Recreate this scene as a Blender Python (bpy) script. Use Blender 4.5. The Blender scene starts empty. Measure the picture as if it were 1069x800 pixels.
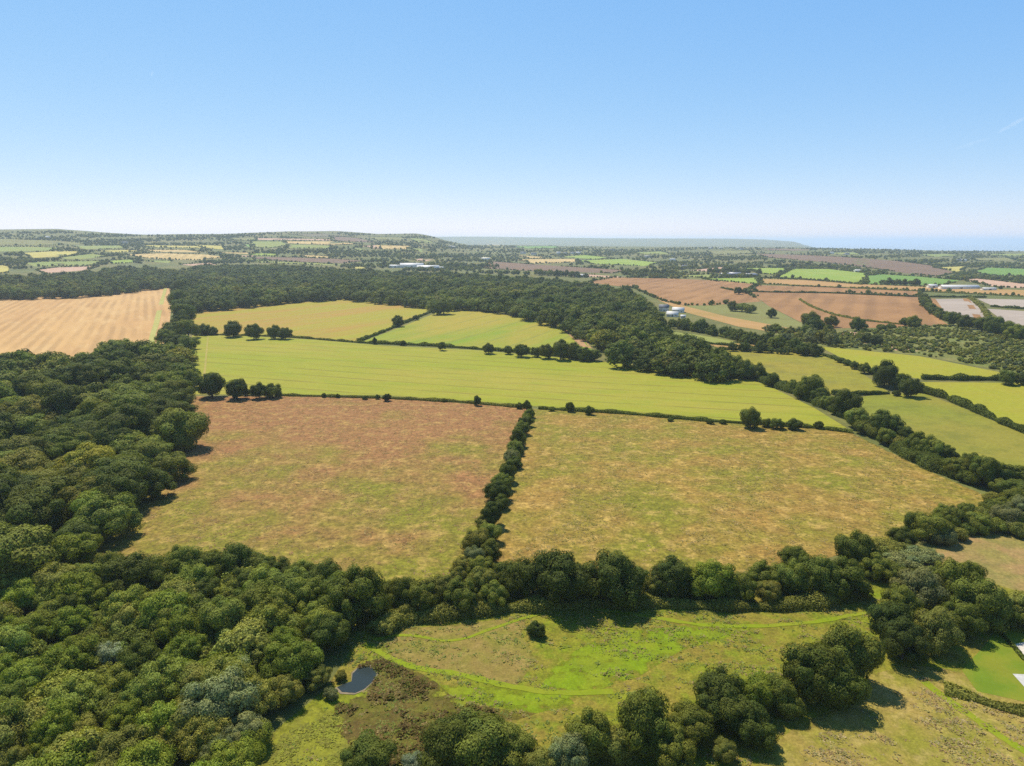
import bpy, math, random
import numpy as np
from mathutils import Vector
from mathutils.geometry import delaunay_2d_cdt

rng = np.random.default_rng(7)
random.seed(7)
scn = bpy.context.scene
C = scn.collection
R = math.radians

# ------------------------------------------------------------------ camera model
H = 80.0
PW, PH, F = 1069.0, 800.0, 713.0
HOR = 252.0
P = math.atan((PH/2-HOR)/F)
cp, sp = math.cos(P), math.sin(P)

def ray(px, py):
    xr = (np.asarray(px, float)-PW/2)/F
    yr = (PH/2-np.asarray(py, float))/F
    d = np.stack([xr, cp+sp*yr, -sp+cp*yr], -1)
    return d/np.linalg.norm(d, axis=-1, keepdims=True)

def sst(a, b, t):
    t = np.clip((t-a)/(b-a), 0, 1)
    return t*t*(3-2*t)

SKX = [-900, -200, 0, 60, 110, 150, 230, 300, 350, 395, 435, 450, 468, 490, 600, 800, 900, 1000, 1300, 2200]
SKY = [246, 243, 242.5, 241.5, 244.5, 246, 245, 242.5, 242.3, 245, 244.5, 247, 252, 256, 257.5, 258.5, 259.5, 262, 262, 262]
R2X = [-900, 0, 400, 480, 520, 620, 760, 800, 830, 850, 870, 1300]
R2Y = [252, 252, 248, 247.5, 247.5, 249, 249.5, 250.5, 252.5, 258, 275, 275]

def terrain(x, y):
    x = np.asarray(x, float); y = np.asarray(y, float)
    D = np.hypot(x, y)
    yy = np.where(y > 0.25*D+1e-6, y, 0.25*D+1e-6)
    px = PW/2+F*x/(yy*cp)
    zr = H-4500*(np.interp(px, SKX, SKY)-HOR)/F
    front = sst(-0.2, 0.3, y/(D+1e-6))
    z = zr*front*sst(1150, 4600, D)
    z = z*(1-0.45*sst(4700, 6500, D))
    z2 = H-12500*(np.interp(px, R2X, R2Y)-HOR)/F
    z = z+(z2-z)*np.exp(-((D-12500)/1800)**2)*front
    z = z-220*sst(6300, 7600, D)*sst(835, 880, px)
    z = z-300*sst(15500, 19000, D)
    z = z+1.3*np.sin(x/85+1.0)*np.sin(y/110+0.4)*sst(60, 200, D)
    z = z+5.5*np.sin(x/310+0.7)*np.sin(y/260+1.1)*sst(900, 2600, D)*(1-sst(3800, 4300, D)*0.6)
    return z

_D = np.concatenate([np.linspace(60, 3000, 700), np.geomspace(3005, 16000, 260)])
def at(px, py, h=0.0):
    """pixel of the photograph -> point on the terrain (raised by h)"""
    d = ray(px, py)
    hd = math.hypot(d[0], d[1])
    X, Y = d[0]/hd*_D, d[1]/hd*_D
    Z = H+d[2]/hd*_D
    g = Z-(terrain(X, Y)+h)
    k = np.nonzero(g <= 0)[0]
    if len(k) == 0:
        i = int(np.argmin(g[:900])); D = _D[i]
    else:
        i = k[0]
        if i == 0: D = _D[0]
        else:
            t = g[i-1]/(g[i-1]-g[i]); D = _D[i-1]+t*(_D[i]-_D[i-1])
    x, y = d[0]/hd*D, d[1]/hd*D
    return np.array([x, y, float(terrain(x, y))])

def topx(x, y, z):
    """world -> pixel"""
    dx, dy, dz = x, y, z-H
    f = dy*cp-dz*sp; u = dy*sp+dz*cp
    return PW/2+F*dx/f, PH/2-F*u/f

def inpoly(pts, poly):
    pts = np.asarray(pts); poly = np.asarray(poly)
    x, y = pts[:, 0], pts[:, 1]
    c = np.zeros(len(pts), bool)
    j = len(poly)-1
    for i in range(len(poly)):
        xi, yi = poly[i][:2]; xj, yj = poly[j][:2]
        m = ((yi > y) != (yj > y))
        with np.errstate(all='ignore'):
            c ^= m & (x < (xj-xi)*(y-yi)/(yj-yi+1e-12)+xi)
        j = i
    return c

# ------------------------------------------------------------------ object helpers
def tag(o, label=None, cat=None, group=None, kind=None):
    if label: o['label'] = label
    if cat: o['category'] = cat
    if group: o['group'] = group
    if kind: o['kind'] = kind
    return o

def mesh_np(name, V, Fc, mat=None, col=None, smooth=False):
    """V (n,3), Fc (m,k) of one face size, or list of such"""
    me = bpy.data.meshes.new(name)
    if not isinstance(Fc, list): Fc = [Fc]
    Fc = [np.asarray(f, np.int32) for f in Fc if len(f)]
    nl = sum(f.size for f in Fc); nf = sum(len(f) for f in Fc)
    me.vertices.add(len(V)); me.vertices.foreach_set('co', np.asarray(V, np.float32).ravel())
    me.loops.add(nl); me.loops.foreach_set('vertex_index', np.concatenate([f.ravel() for f in Fc]))
    me.polygons.add(nf)
    tot = np.concatenate([np.full(len(f), f.shape[1], np.int32) for f in Fc])
    st = np.concatenate([[0], np.cumsum(tot)[:-1]]).astype(np.int32)
    me.polygons.foreach_set('loop_start', st)
    if smooth: me.polygons.foreach_set('use_smooth', np.ones(nf, bool))
    me.update(calc_edges=True)
    if col is not None:
        a = me.color_attributes.new('Col', 'FLOAT_COLOR', 'POINT')
        cc = np.ones((len(V), 4), np.float32); cc[:, :3] = col
        a.data.foreach_set('color', cc.ravel())
    if mat: me.materials.append(mat)
    return me

def link(name, me, parent=None, loc=None, rz=0.0, scale=None):
    o = bpy.data.objects.new(name, me); C.objects.link(o)
    if parent: o.parent = parent
    if loc is not None: o.location = [float(v) for v in loc]
    if rz: o.rotation_euler = (0, 0, float(rz))
    if scale is not None: o.scale = scale
    return o

# ------------------------------------------------------------------ materials
def new_mat(name):
    m = bpy.data.materials.new(name); m.use_nodes = True
    nt = m.node_tree; nt.nodes.clear()
    return m, nt, nt.nodes.new
def out(nt, sh):
    o = nt.nodes.new('ShaderNodeOutputMaterial'); nt.links.new(sh, o.inputs['Surface']); return o

def foliage_mat(name='foliage', transl=0.26):
    m, nt, N = new_mat(name); L = nt.links.new
    a = N('ShaderNodeAttribute'); a.attribute_name = 'Col'
    oi = N('ShaderNodeObjectInfo')
    mx = N('ShaderNodeMix'); mx.data_type = 'RGBA'; mx.blend_type = 'MULTIPLY'; mx.inputs[0].default_value = 1
    L(a.outputs['Color'], mx.inputs[6]); L(oi.outputs['Color'], mx.inputs[7])
    b = N('ShaderNodeBsdfPrincipled'); b.inputs['Roughness'].default_value = 0.7
    b.inputs['Specular IOR Level'].default_value = 0.08
    L(mx.outputs[2], b.inputs['Base Color'])
    t = N('ShaderNodeBsdfTranslucent')
    hs = N('ShaderNodeMix'); hs.data_type = 'RGBA'; hs.blend_type = 'MULTIPLY'; hs.inputs[0].default_value = 1
    hs.inputs[7].default_value = (1.25, 1.35, 0.5, 1)
    L(mx.outputs[2], hs.inputs[6]); L(hs.outputs[2], t.inputs['Color'])
    s = N('ShaderNodeMixShader'); s.inputs[0].default_value = transl
    L(b.outputs[0], s.inputs[1]); L(t.outputs[0], s.inputs[2]); out(nt, s.outputs[0])
    return m

def plain_mat(name, col, rough=0.8, noise=0.0, scale=1.0, metallic=0):
    m, nt, N = new_mat(name); L = nt.links.new
    b = N('ShaderNodeBsdfPrincipled'); b.inputs['Roughness'].default_value = rough
    b.inputs['Metallic'].default_value = metallic
    if noise:
        tc = N('ShaderNodeTexCoord'); nz = N('ShaderNodeTexNoise'); nz.inputs['Scale'].default_value = scale
        nz.inputs['Detail'].default_value = 6
        L(tc.outputs['Object'], nz.inputs['Vector'])
        cr = N('ShaderNodeValToRGB')
        cr.color_ramp.elements[0].position = 0.3; cr.color_ramp.elements[1].position = 0.7
        cr.color_ramp.elements[0].color = (*[c*(1-noise) for c in col], 1)
        cr.color_ramp.elements[1].color = (*[min(1, c*(1+noise)) for c in col], 1)
        L(nz.outputs['Fac'], cr.inputs[0]); L(cr.outputs[0], b.inputs['Base Color'])
    else: b.inputs['Base Color'].default_value = (*col, 1)
    out(nt, b.outputs[0]); return m

def field_mat(name, A, B, Cc=None, big=70.0, mid=9.0, fine=1.1, midamt=0.5, fineamt=0.35, direction=None,
              stretch=1.0, feather=True, grad=None, lines=None, line_col=None, line_w=1.2, rows=None, bias=0.5, bump=0.25, linefac=0.75, csel=0.56):
    """A/B mixed by large patches, Cc mixed in by mid-scale patches, fine value grain, optional tramlines (spacing) along `direction`"""
    m, nt, N = new_mat(name); L = nt.links.new
    tc = N('ShaderNodeTexCoord')
    mp = N('ShaderNodeMapping'); L(tc.outputs['Object'], mp.inputs['Vector'])
    ang = math.atan2(direction[1], direction[0]) if direction is not None else 0.0
    mp.inputs['Rotation'].default_value = (0, 0, -ang)     # x axis along the direction
    def noise(scale_m, det=5, vec=None, rough=0.6, sx=1.0, off=0.0):
        mm = N('ShaderNodeMapping'); L(mp.outputs[0], mm.inputs['Vector'])
        mm.inputs['Scale'].default_value = (1/scale_m/sx, 1/scale_m, 1/scale_m)
        mm.inputs['Location'].default_value = (off, off*0.7, 0)
        n = N('ShaderNodeTexNoise'); n.inputs['Scale'].default_value = 1; n.inputs['Detail'].default_value = det
        n.inputs['Roughness'].default_value = rough
        L(mm.outputs[0], n.inputs['Vector']); return n.outputs['Fac']
    def ramp(fac, lo, hi):
        r = N('ShaderNodeMapRange'); r.interpolation_type = 'SMOOTHSTEP'
        r.inputs['From Min'].default_value = lo; r.inputs['From Max'].default_value = hi
        L(fac, r.inputs['Value']); return r.outputs[0]
    def mixc(f, a, b, mode='MIX'):
        x = N('ShaderNodeMix'); x.data_type = 'RGBA'; x.blend_type = mode
        if isinstance(f, float): x.inputs[0].default_value = f
        else: L(f, x.inputs[0])
        for s, v in ((6, a), (7, b)):
            if isinstance(v, tuple): x.inputs[s].default_value = (*v, 1)
            else: L(v, x.inputs[s])
        return x.outputs[2]
    bn = noise(big, 5, sx=stretch)
    if grad:                                   # the sward itself changes from one end of the field to the other
        sy = N('ShaderNodeSeparateXYZ'); L(tc.outputs['Object'], sy.inputs[0])
        gr_ = N('ShaderNodeMapRange'); gr_.inputs['From Min'].default_value = grad[0]; gr_.inputs['From Max'].default_value = grad[1]
        gr_.inputs['To Min'].default_value = 0.17; gr_.inputs['To Max'].default_value = -0.17; L(sy.outputs['Y'], gr_.inputs['Value'])
        ad_ = N('ShaderNodeMath'); L(bn, ad_.inputs[0]); L(gr_.outputs[0], ad_.inputs[1]); bn = ad_.outputs[0]
    col = mixc(ramp(bn, bias-0.16, bias+0.16), A, B)
    if Cc is not None:
        mul = N('ShaderNodeMath'); mul.operation = 'MULTIPLY'; mul.inputs[1].default_value = midamt
        L(ramp(noise(mid, 6, rough=0.7, sx=1+(stretch-1)*0.6, off=3.1), csel-0.08, csel+0.1), mul.inputs[0])
        col = mixc(mul.outputs[0], col, Cc)
    g = noise(fine, 6, rough=0.75, off=7.7)
    g2 = noise(mid*0.45, 4, rough=0.7, off=1.7, sx=stretch)
    gr = N('ShaderNodeMapRange'); gr.inputs['From Min'].default_value = 0.28; gr.inputs['From Max'].default_value = 0.72
    gr.inputs['To Min'].default_value = 1-fineamt; gr.inputs['To Max'].default_value = 1+fineamt
    L(g, gr.inputs['Value'])
    gr2 = N('ShaderNodeMapRange'); gr2.inputs['From Min'].default_value = 0.28; gr2.inputs['From Max'].default_value = 0.72
    gr2.inputs['To Min'].default_value = 1-fineamt*0.6; gr2.inputs['To Max'].default_value = 1+fineamt*0.6
    L(g2, gr2.inputs['Value'])
    mm = N('ShaderNodeMath'); mm.operation = 'MULTIPLY'; L(gr.outputs[0], mm.inputs[0]); L(gr2.outputs[0], mm.inputs[1])
    cb = N('ShaderNodeCombineColor')
    for i in range(3): L(mm.outputs[0], cb.inputs[i])
    col = mixc(1.0, col, cb.outputs[0], 'MULTIPLY')
    def linemask(spacing, w, soft):
        sx = N('ShaderNodeSeparateXYZ'); L(mp.outputs[0], sx.inputs[0])
        wob = N('ShaderNodeMath'); wob.operation = 'MULTIPLY_ADD'; wob.inputs[1].default_value = 3.0
        L(noise(60, 2, off=5), wob.inputs[0]); L(sx.outputs['Y'], wob.inputs[2])
        pp = N('ShaderNodeMath'); pp.operation = 'PINGPONG'; pp.inputs[1].default_value = spacing/2
        L(wob.outputs[0], pp.inputs[0])
        r = N('ShaderNodeMapRange'); r.interpolation_type = 'SMOOTHSTEP'
        r.inputs['From Min'].default_value = w; r.inputs['From Max'].default_value = w+soft
        r.inputs['To Min'].default_value = 1; r.inputs['To Max'].default_value = 0
        L(pp.outputs[0], r.inputs['Value']); return r.outputs[0]
    if lines:
        l0 = N('ShaderNodeMath'); l0.operation = 'MULTIPLY'; l0.inputs[1].default_value = linefac
        L(linemask(lines, line_w*0.3, line_w*0.8), l0.inputs[0])
        lm = N('ShaderNodeMath'); lm.operation = 'MULTIPLY'; L(l0.outputs[0], lm.inputs[0]); L(ramp(noise(14, 4, sx=3, off=4.4), 0.3, 0.62), lm.inputs[1])
        col = mixc(lm.outputs[0], col, line_col or tuple(c*0.6 for c in A))
    if rows:
        lm = N('ShaderNodeMath'); lm.operation = 'MULTIPLY'; lm.inputs[1].default_value = 0.40
        L(linemask(rows, rows*0.1, rows*0.3), lm.inputs[0])
        nn = N('ShaderNodeMath'); nn.operation = 'MULTIPLY'; L(lm.outputs[0], nn.inputs[0])
        L(ramp(noise(30, 3, sx=4, off=9), 0.35, 0.6), nn.inputs[1])
        col = mixc(nn.outputs[0], col, tuple(c*0.55 for c in B))
    b = N('ShaderNodeBsdfPrincipled'); b.inputs['Roughness'].default_value = 0.9
    b.inputs['Specular IOR Level'].default_value = 0.15
    L(col, b.inputs['Base Color'])
    if bump:
        bp = N('ShaderNodeBump'); bp.inputs['Strength'].default_value = bump; bp.inputs['Distance'].default_value = 0.35
        L(g, bp.inputs['Height']); L(bp.outputs[0], b.inputs['Normal'])
    if feather:
        at_ = N('ShaderNodeAttribute'); at_.attribute_name = 'edge'
        n3 = noise(3.2, 4, rough=0.7, off=12.0)
        ad = N('ShaderNodeMath'); ad.operation = 'MULTIPLY_ADD'; ad.inputs[1].default_value = 2.6
        sb = N('ShaderNodeMath'); sb.operation = 'SUBTRACT'; sb.inputs[1].default_value = 0.58
        L(n3, sb.inputs[0]); L(sb.outputs[0], ad.inputs[0])
        e2 = N('ShaderNodeMath'); e2.operation = 'ADD'; L(ad.outputs[0], e2.inputs[0]); L(at_.outputs['Fac'], e2.inputs[1])
        # with a full edge value (1) the sheet is always opaque
        al = ramp(e2.outputs[0], 0.0, 0.5)
        mx_ = N('ShaderNodeMath'); mx_.operation = 'MAXIMUM'; L(al, mx_.inputs[0])
        fu = ramp(at_.outputs['Fac'], 0.9, 1.0); L(fu, mx_.inputs[1])
        tr = N('ShaderNodeBsdfTransparent'); ms = N('ShaderNodeMixShader')
        L(mx_.outputs[0], ms.inputs[0]); L(tr.outputs[0], ms.inputs[1]); L(b.outputs[0], ms.inputs[2])
        out(nt, ms.outputs[0]); return m
    out(nt, b.outputs[0]); return m

FOL = foliage_mat()
BARK = plain_mat('bark', (0.09, 0.07, 0.05), 0.9, 0.4, 6)

# ------------------------------------------------------------------ ground sheet
def ground():
    a = np.concatenate([np.linspace(-58, 58, 233), np.linspace(58, 302, 50)[1:-1]])
    a = np.radians(a); rr = np.concatenate([[8.0], np.geomspace(16, 62000, 520)])
    A, RR = np.meshgrid(a, rr)
    X, Y = RR*np.sin(A), RR*np.cos(A); Z = terrain(X, Y)
    n = len(a); V = np.stack([X.ravel(), Y.ravel(), Z.ravel()], 1)
    V = np.vstack([V, [0, 0, float(terrain(0.0, 0.01))]])
    i = np.arange(len(rr)-1)[:, None]*n; j = np.arange(n)[None, :]; k = (j+1) % n
    q = np.stack([(i+j), (i+n+j), (i+n+k), (i+k)], -1).reshape(-1, 4)[:, ::-1]
    jj = np.arange(n); t = np.stack([jj, (jj+1) % n, np.full(n, len(V)-1)], 1)[:, ::-1]
    m = field_mat('rough_ground', (0.100, 0.112, 0.026), (0.145, 0.125, 0.036), (0.065, 0.078, 0.02), big=160, mid=45, fine=3.5, midamt=0.7, fineamt=0.3, bump=0.2, feather=False)
    o = link('ground', mesh_np('ground', V, [q, t], m, smooth=True)); tag(o, 'rolling farmland ground of rough green pasture', kind='structure')
    s = 62000
    w, nt, N = new_mat('sea_water')
    b = N('ShaderNodeBsdfPrincipled'); b.inputs['Base Color'].default_value = (0.10, 0.14, 0.18, 1); b.inputs['Roughness'].default_value = 0.12
    out(nt, b.outputs[0])
    o = link('sea', mesh_np('sea', np.array([[-s, 5000, -50], [s, 5000, -50], [s, s, -50], [-s, s, -50]]), np.array([[0, 1, 2, 3]]), w))
    tag(o, 'pale blue sea along the horizon', kind='structure')
ground()

def densify(poly, closed=True, step=12.0):
    out_ = []
    n = len(poly)
    for i in range(n if closed else n-1):
        a = np.array(poly[i], float); b = np.array(poly[(i+1) % n], float)
        k = max(1, int(np.linalg.norm(b-a)//step))
        for t in range(k): out_.append(a+(b-a)*t/k)
    if not closed: out_.append(np.array(poly[-1], float))
    return out_

FIELDS_PX = []
def wobble(poly, amt):
    return [(p[0]+random.uniform(-amt, amt), p[1]+random.uniform(-amt, amt)*0.25) for p in poly]

def sheet(name, poly, mat, label, layer=1, smoothwob=0.0, register=True, fw=0.0):
    px = densify(poly)
    if smoothwob: px = wobble(px, smoothwob)
    W = [at(p[0], p[1]) for p in px]
    if register: FIELDS_PX.append(np.array(poly, float))
    w2 = [Vector((float(p[0]), float(p[1]))) for p in W]
    D = np.mean([math.hypot(p[0], p[1]) for p in W])
    xs = [p[0] for p in W]; ys = [p[1] for p in W]
    step = max(7.0, D/45, math.sqrt((max(xs)-min(xs))*(max(ys)-min(ys)))/60)
    if fw: step = max(fw*0.6, math.sqrt((max(xs)-min(xs))*(max(ys)-min(ys)))/110)
    gx, gy = np.meshgrid(np.arange(min(xs), max(xs), step), np.arange(min(ys), max(ys), step))
    g = np.stack([gx.ravel(), gy.ravel()], 1)
    g = g[inpoly(g, np.array([(p[0], p[1]) for p in W]))] if len(g) else g
    pts = w2+[Vector((float(a), float(b))) for a, b in g]
    n = len(w2)
    v, e, f, *_ = delaunay_2d_cdt(pts, [], [list(range(n))], 1, 1e-4)
    V = np.array([[q[0], q[1]] for q in v])
    z = terrain(V[:, 0], V[:, 1])+0.01+layer*(0.006+0.00006*np.hypot(V[:, 0], V[:, 1]))
    V = np.column_stack([V, z])
    T = np.array([list(q) for q in f if len(q) == 3])
    n3 = np.cross(V[T[:, 1]]-V[T[:, 0]], V[T[:, 2]]-V[T[:, 0]])[:, 2]
    T[n3 < 0] = T[n3 < 0][:, ::-1]
    me = mesh_np(name, V, T, mat, smooth=True)
    ed = np.ones(len(V), np.float32)
    if fw:
        B = np.array([(p[0], p[1]) for p in W]); B2 = np.roll(B, -1, 0); dmin = np.full(len(V), 1e9)
        for p, q in zip(B, B2):
            d = q-p; t = np.clip(((V[:, :2]-p)@d)/(d@d+1e-9), 0, 1)
            dmin = np.minimum(dmin, np.linalg.norm(V[:, :2]-p-t[:, None]*d, axis=1))
        ed = np.clip(dmin/fw, 0, 1).astype(np.float32)
    at_ = me.attributes.new('edge', 'FLOAT', 'POINT'); at_.data.foreach_set('value', ed)
    o = link(name, me); tag(o, label, kind='structure')
    return o

def strip(name, line, width, mat, label, layer=3):
    """a track or path of constant width along a pixel polyline"""
    px = densify(line, False, 8)
    W = np.array([at(*p) for p in px])
    for _ in range(3):
        W[1:-1, :2] = (W[:-2, :2]+2*W[1:-1, :2]+W[2:, :2])/4
    T = np.gradient(W[:, :2], axis=0); T /= np.linalg.norm(T, axis=1, keepdims=True)+1e-9
    Nn = np.stack([-T[:, 1], T[:, 0]], 1)
    cols = []
    for s in (-1, -0.35, 0.35, 1):
        j = rng.normal(0, 0.08, len(W))*width*(abs(s) == 1)
        q = W[:, :2]+Nn*(s*width/2+j)[:, None]
        z = terrain(q[:, 0], q[:, 1])+0.01+layer*(0.006+0.00006*np.hypot(q[:, 0], q[:, 1]))
        cols.append(np.column_stack([q, z]))
    V = np.stack(cols, 1).reshape(-1, 3); n = len(W)
    q = np.array([[4*i+k, 4*(i+1)+k, 4*(i+1)+k+1, 4*i+k+1] for i in range(n-1) for k in range(3)])
    n3 = np.cross(V[q[:, 1]]-V[q[:, 0]], V[q[:, 2]]-V[q[:, 0]])[:, 2]
    q[n3 < 0] = q[n3 < 0][:, ::-1]
    me = mesh_np(name, V, q, mat, smooth=True)
    at_ = me.attributes.new('edge', 'FLOAT', 'POINT'); at_.data.foreach_set('value', np.tile([0.25, 1, 1, 0.25], n).astype(np.float32))
    o = link(name, me); tag(o, label, kind='structure'); return o

def direc(a, b):
    p, q = at(*a), at(*b); d = q-p; return (d[0], d[1])

# ---- main fields
GRASSM = dict(bump=0.15)
m1 = field_mat('russet_rough_grass', (0.222, 0.108, 0.038), (0.148, 0.138, 0.012), (0.33, 0.215, 0.060), big=38, mid=6, grad=(130, 310), fine=1.0, midamt=0.6, fineamt=0.62, bump=0.5, bias=0.5)
m2 = field_mat('straw_rough_grass', (0.150, 0.140, 0.012), (0.225, 0.135, 0.028), (0.38, 0.25, 0.070), big=26, mid=5, fine=1.0, midamt=0.6, fineamt=0.62, bump=0.5, bias=0.5)
F1 = [(205, 414), (300, 414), (400, 416), (480, 421), (553, 427), (548, 445), (525, 490), (512, 530), (500, 575), (490, 610), (400, 612), (340, 600), (250, 595), (60, 592), (90, 562), (115, 538), (140, 512), (165, 480), (180, 445)]
F2 = [(553, 427), (650, 432), (740, 441), (850, 447), (890, 453), (915, 465), (965, 490), (1035, 520), (1025, 540), (950, 562), (900, 572), (840, 590), (780, 600), (700, 600), (505, 595), (512, 560), (525, 510), (545, 450)]
sheet('field', F1, m1, 'brown rough field between the left wood and the central row of bushes', fw=4)
sheet('field', F2, m2, 'straw coloured rough field right of the central row of bushes', fw=4)
d3 = direc((240, 380), (700, 410))
m3 = field_mat('striped_meadow', (0.215, 0.225, 0.014), (0.255, 0.225, 0.026), (0.180, 0.222, 0.010), big=55, mid=14, fine=1.4, midamt=0.5, fineamt=0.14, direction=d3, stretch=4, lines=17, line_col=(0.15, 0.12, 0.02), line_w=1.3, linefac=0.7, bump=0.1)
F3 = [(201, 350), (260, 351), (330, 355), (400, 361), (500, 366), (600, 375), (640, 379), (700, 385), (760, 390), (800, 402), (850, 426), (884, 447), (800, 444), (740, 437), (640, 430), (553, 424), (480, 419), (400, 413), (300, 412), (200, 412), (198, 395), (196, 370)]
sheet('field', F3, m3, 'long bright yellow green field with faint tramlines')
d4 = direc((225, 345), (400, 322))
m4 = field_mat('yellowing_meadow', (0.25, 0.22, 0.018), (0.30, 0.175, 0.036), (0.21, 0.225, 0.012), big=60, mid=12, fine=1.6, midamt=0.4, fineamt=0.13, direction=d4, stretch=7, lines=22, line_col=(0.20, 0.15, 0.04), line_w=1.6, linefac=0.4, bump=0.1)
F4 = [(200, 325), (260, 319), (320, 314), (357, 311), (400, 315), (452, 321), (440, 329), (405, 344), (374, 357), (300, 351), (200, 348)]
sheet('field', F4, m4, 'yellowing field below the middle wood with brown streaks')
d5 = direc((395, 352), (500, 328))
m5 = field_mat('striped_green_meadow', (0.27, 0.215, 0.026), (0.145, 0.22, 0.010), (0.22, 0.225, 0.014), big=90, mid=14, fine=1.6, midamt=0.4, fineamt=0.12, direction=d5, stretch=3, lines=26, line_col=(0.15, 0.16, 0.03), line_w=1.8, linefac=0.6, bump=0.1)
F5 = [(378, 357), (420, 341), (462, 324), (480, 322), (520, 327), (560, 334), (590, 341), (607, 352), (618, 366), (590, 370), (540, 367), (500, 364), (440, 360)]
sheet('field', F5, m5, 'green and gold field with dark tramlines below the middle wood')
mb = field_mat('bare_earth', (0.36, 0.20, 0.10), (0.30, 0.18, 0.08), None, big=20, fine=1, fineamt=0.2, bump=0.2)
sheet('bare_ground', [(582, 341), (600, 345), (609, 352), (618, 364), (606, 362), (594, 350)], mb, 'bare brown corner of the green and gold field', 2, fw=6)
d6 = direc((30, 355), (80, 312))
m6 = field_mat('golden_stubble', (0.44, 0.27, 0.105), (0.39, 0.225, 0.085), (0.48, 0.32, 0.14), big=80, mid=18, fine=1.5, midamt=0.5, fineamt=0.13, direction=d6, stretch=6, rows=9, bump=0.1)
F6 = [(-70, 309), (0, 309.5), (50, 309), (100, 307), (150, 302), (181, 297), (179, 320), (176, 345), (170, 362), (120, 372), (70, 380), (20, 380), (-70, 380)]
sheet('field', F6, m6, 'golden stubble field behind the left wood')
mg = field_mat('green_margin', (0.34, 0.30, 0.09), (0.28, 0.27, 0.07), None, big=20, fine=1, fineamt=0.2, bump=0.1)
strip('grass_margin', [(173, 300), (168, 318), (163, 340), (157, 362)], 5.0, mg, 'green strip along the edge of the golden stubble field')
mt = field_mat('worn_track', (0.28, 0.225, 0.05), (0.25, 0.22, 0.04), None, big=20, fine=1, fineamt=0.2, bump=0.1)
strip('track', [(217, 352), (216, 370), (213, 392), (212, 408)], 1.2, mt, 'worn track along the left end of the long green field')
# right-hand pastures
m7 = field_mat('olive_pasture', (0.195, 0.185, 0.016), (0.22, 0.18, 0.020), (0.13, 0.12, 0.028), big=70, mid=20, fine=1.6, midamt=0.5, fineamt=0.22, bump=0.25)
m8 = field_mat('bright_pasture', (0.235, 0.235, 0.014), (0.255, 0.225, 0.020), None, big=50, fine=2, fineamt=0.12, bump=0.1)
m9 = field_mat('grazed_pasture', (0.165, 0.175, 0.016), (0.20, 0.175, 0.022), (0.115, 0.125, 0.016), big=60, mid=16, fine=1.4, midamt=0.55, fineamt=0.2, bump=0.25)
sheet('field', [(748, 365), (800, 366), (855, 369), (885, 380), (915, 400), (930, 411), (880, 413), (845, 408), (810, 398), (775, 382)], m7, 'olive pasture beyond the long green field')
sheet('field', [(855, 362), (900, 366), (960, 372), (1045, 389), (1045, 394), (960, 396), (918, 387), (885, 377)], m8, 'narrow bright green field below the heath')
sheet('field', [(893, 415), (930, 411), (962, 410), (1000, 424), (1069, 453), (1140, 480), (1140, 505), (1069, 492), (1020, 490), (980, 485), (940, 460), (905, 432)], m9, 'grazed green pasture beside the diagonal belt of trees')
sheet('field', [(960, 399), (1069, 400), (1140, 402), (1140, 470), (1069, 447), (1030, 432), (985, 415)], m8, 'bright green field right of the curving hedge')
sheet('field', [(1000, 560), (1030, 556), (1069, 553), (1130, 552), (1130, 640), (1069, 640), (1030, 630), (1000, 620), (950, 600), (975, 575)],
      field_mat('bracken_rough', (0.27, 0.165, 0.065), (0.20, 0.165, 0.04), (0.125, 0.125, 0.03), big=15, mid=5, fine=0.7, midamt=0.5, fineamt=0.35, bump=0.4), 'small brown paddock among trees at the right')

# ---- meadow in front
mm = field_mat('front_meadow', (0.150, 0.165, 0.008), (0.190, 0.145, 0.022), (0.120, 0.165, 0.004), big=13, mid=5, fine=0.5, midamt=0.7, fineamt=0.5, bump=0.5)
sheet('meadow', [(350, 655), (400, 632), (480, 628), (560, 618), (700, 612), (830, 615), (930, 600), (1010, 600), (1130, 640), (1130, 860), (240, 860), (290, 760), (340, 720), (365, 680)], mm, 'rough green and buff meadow in front of the tree belt')
mbuff = field_mat('buff_grass', (0.205, 0.145, 0.036), (0.165, 0.150, 0.022), (0.27, 0.19, 0.06), big=8, mid=3, fine=0.45, midamt=0.5, fineamt=0.35, bump=0.5)
sheet('dry_grass', [(402, 668), (430, 655), (450, 655), (490, 650), (550, 645), (545, 665), (560, 690), (540, 715), (500, 712), (440, 700), (405, 682)], mbuff, 'buff dry grass patch framed by mown green paths', 2, fw=4)
mlime = field_mat('lime_grass', (0.140, 0.200, 0.003), (0.170, 0.195, 0.008), (0.11, 0.14, 0.008), big=9, mid=4, fine=0.5, midamt=0.5, fineamt=0.28, bump=0.3)
sheet('green_grass', [(600, 680), (640, 660), (700, 655), (760, 648), (800, 650), (770, 662), (710, 680), (670, 705), (620, 722), (585, 735), (560, 725), (575, 700)], mlime, 'lush lime green patch in the middle of the front meadow', 2, fw=9)
sheet('green_grass', [(455, 715), (520, 718), (590, 722), (600, 735), (560, 745), (500, 735), (455, 722)], mlime, 'lime green damp grass south of the mown path', 2, fw=5)
mrush = field_mat('brown_rushes', (0.095, 0.062, 0.016), (0.110, 0.105, 0.012), (0.145, 0.10, 0.024), big=6, mid=3, fine=0.5, midamt=0.5, fineamt=0.45, bump=0.8)
sheet('rushes', [(375, 695), (400, 685), (430, 698), (455, 712), (480, 735), (560, 745), (540, 752), (470, 755), (440, 800), (395, 800), (345, 760), (350, 735), (385, 725)], mrush, 'dark brown rush bed beside the pond', 3, fw=8)
mlow = field_mat('yellow_green_scrub', (0.20, 0.20, 0.014), (0.155, 0.15, 0.018), (0.11, 0.10, 0.018), big=7, mid=4, fine=0.5, midamt=0.5, fineamt=0.35, bump=0.6)
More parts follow.
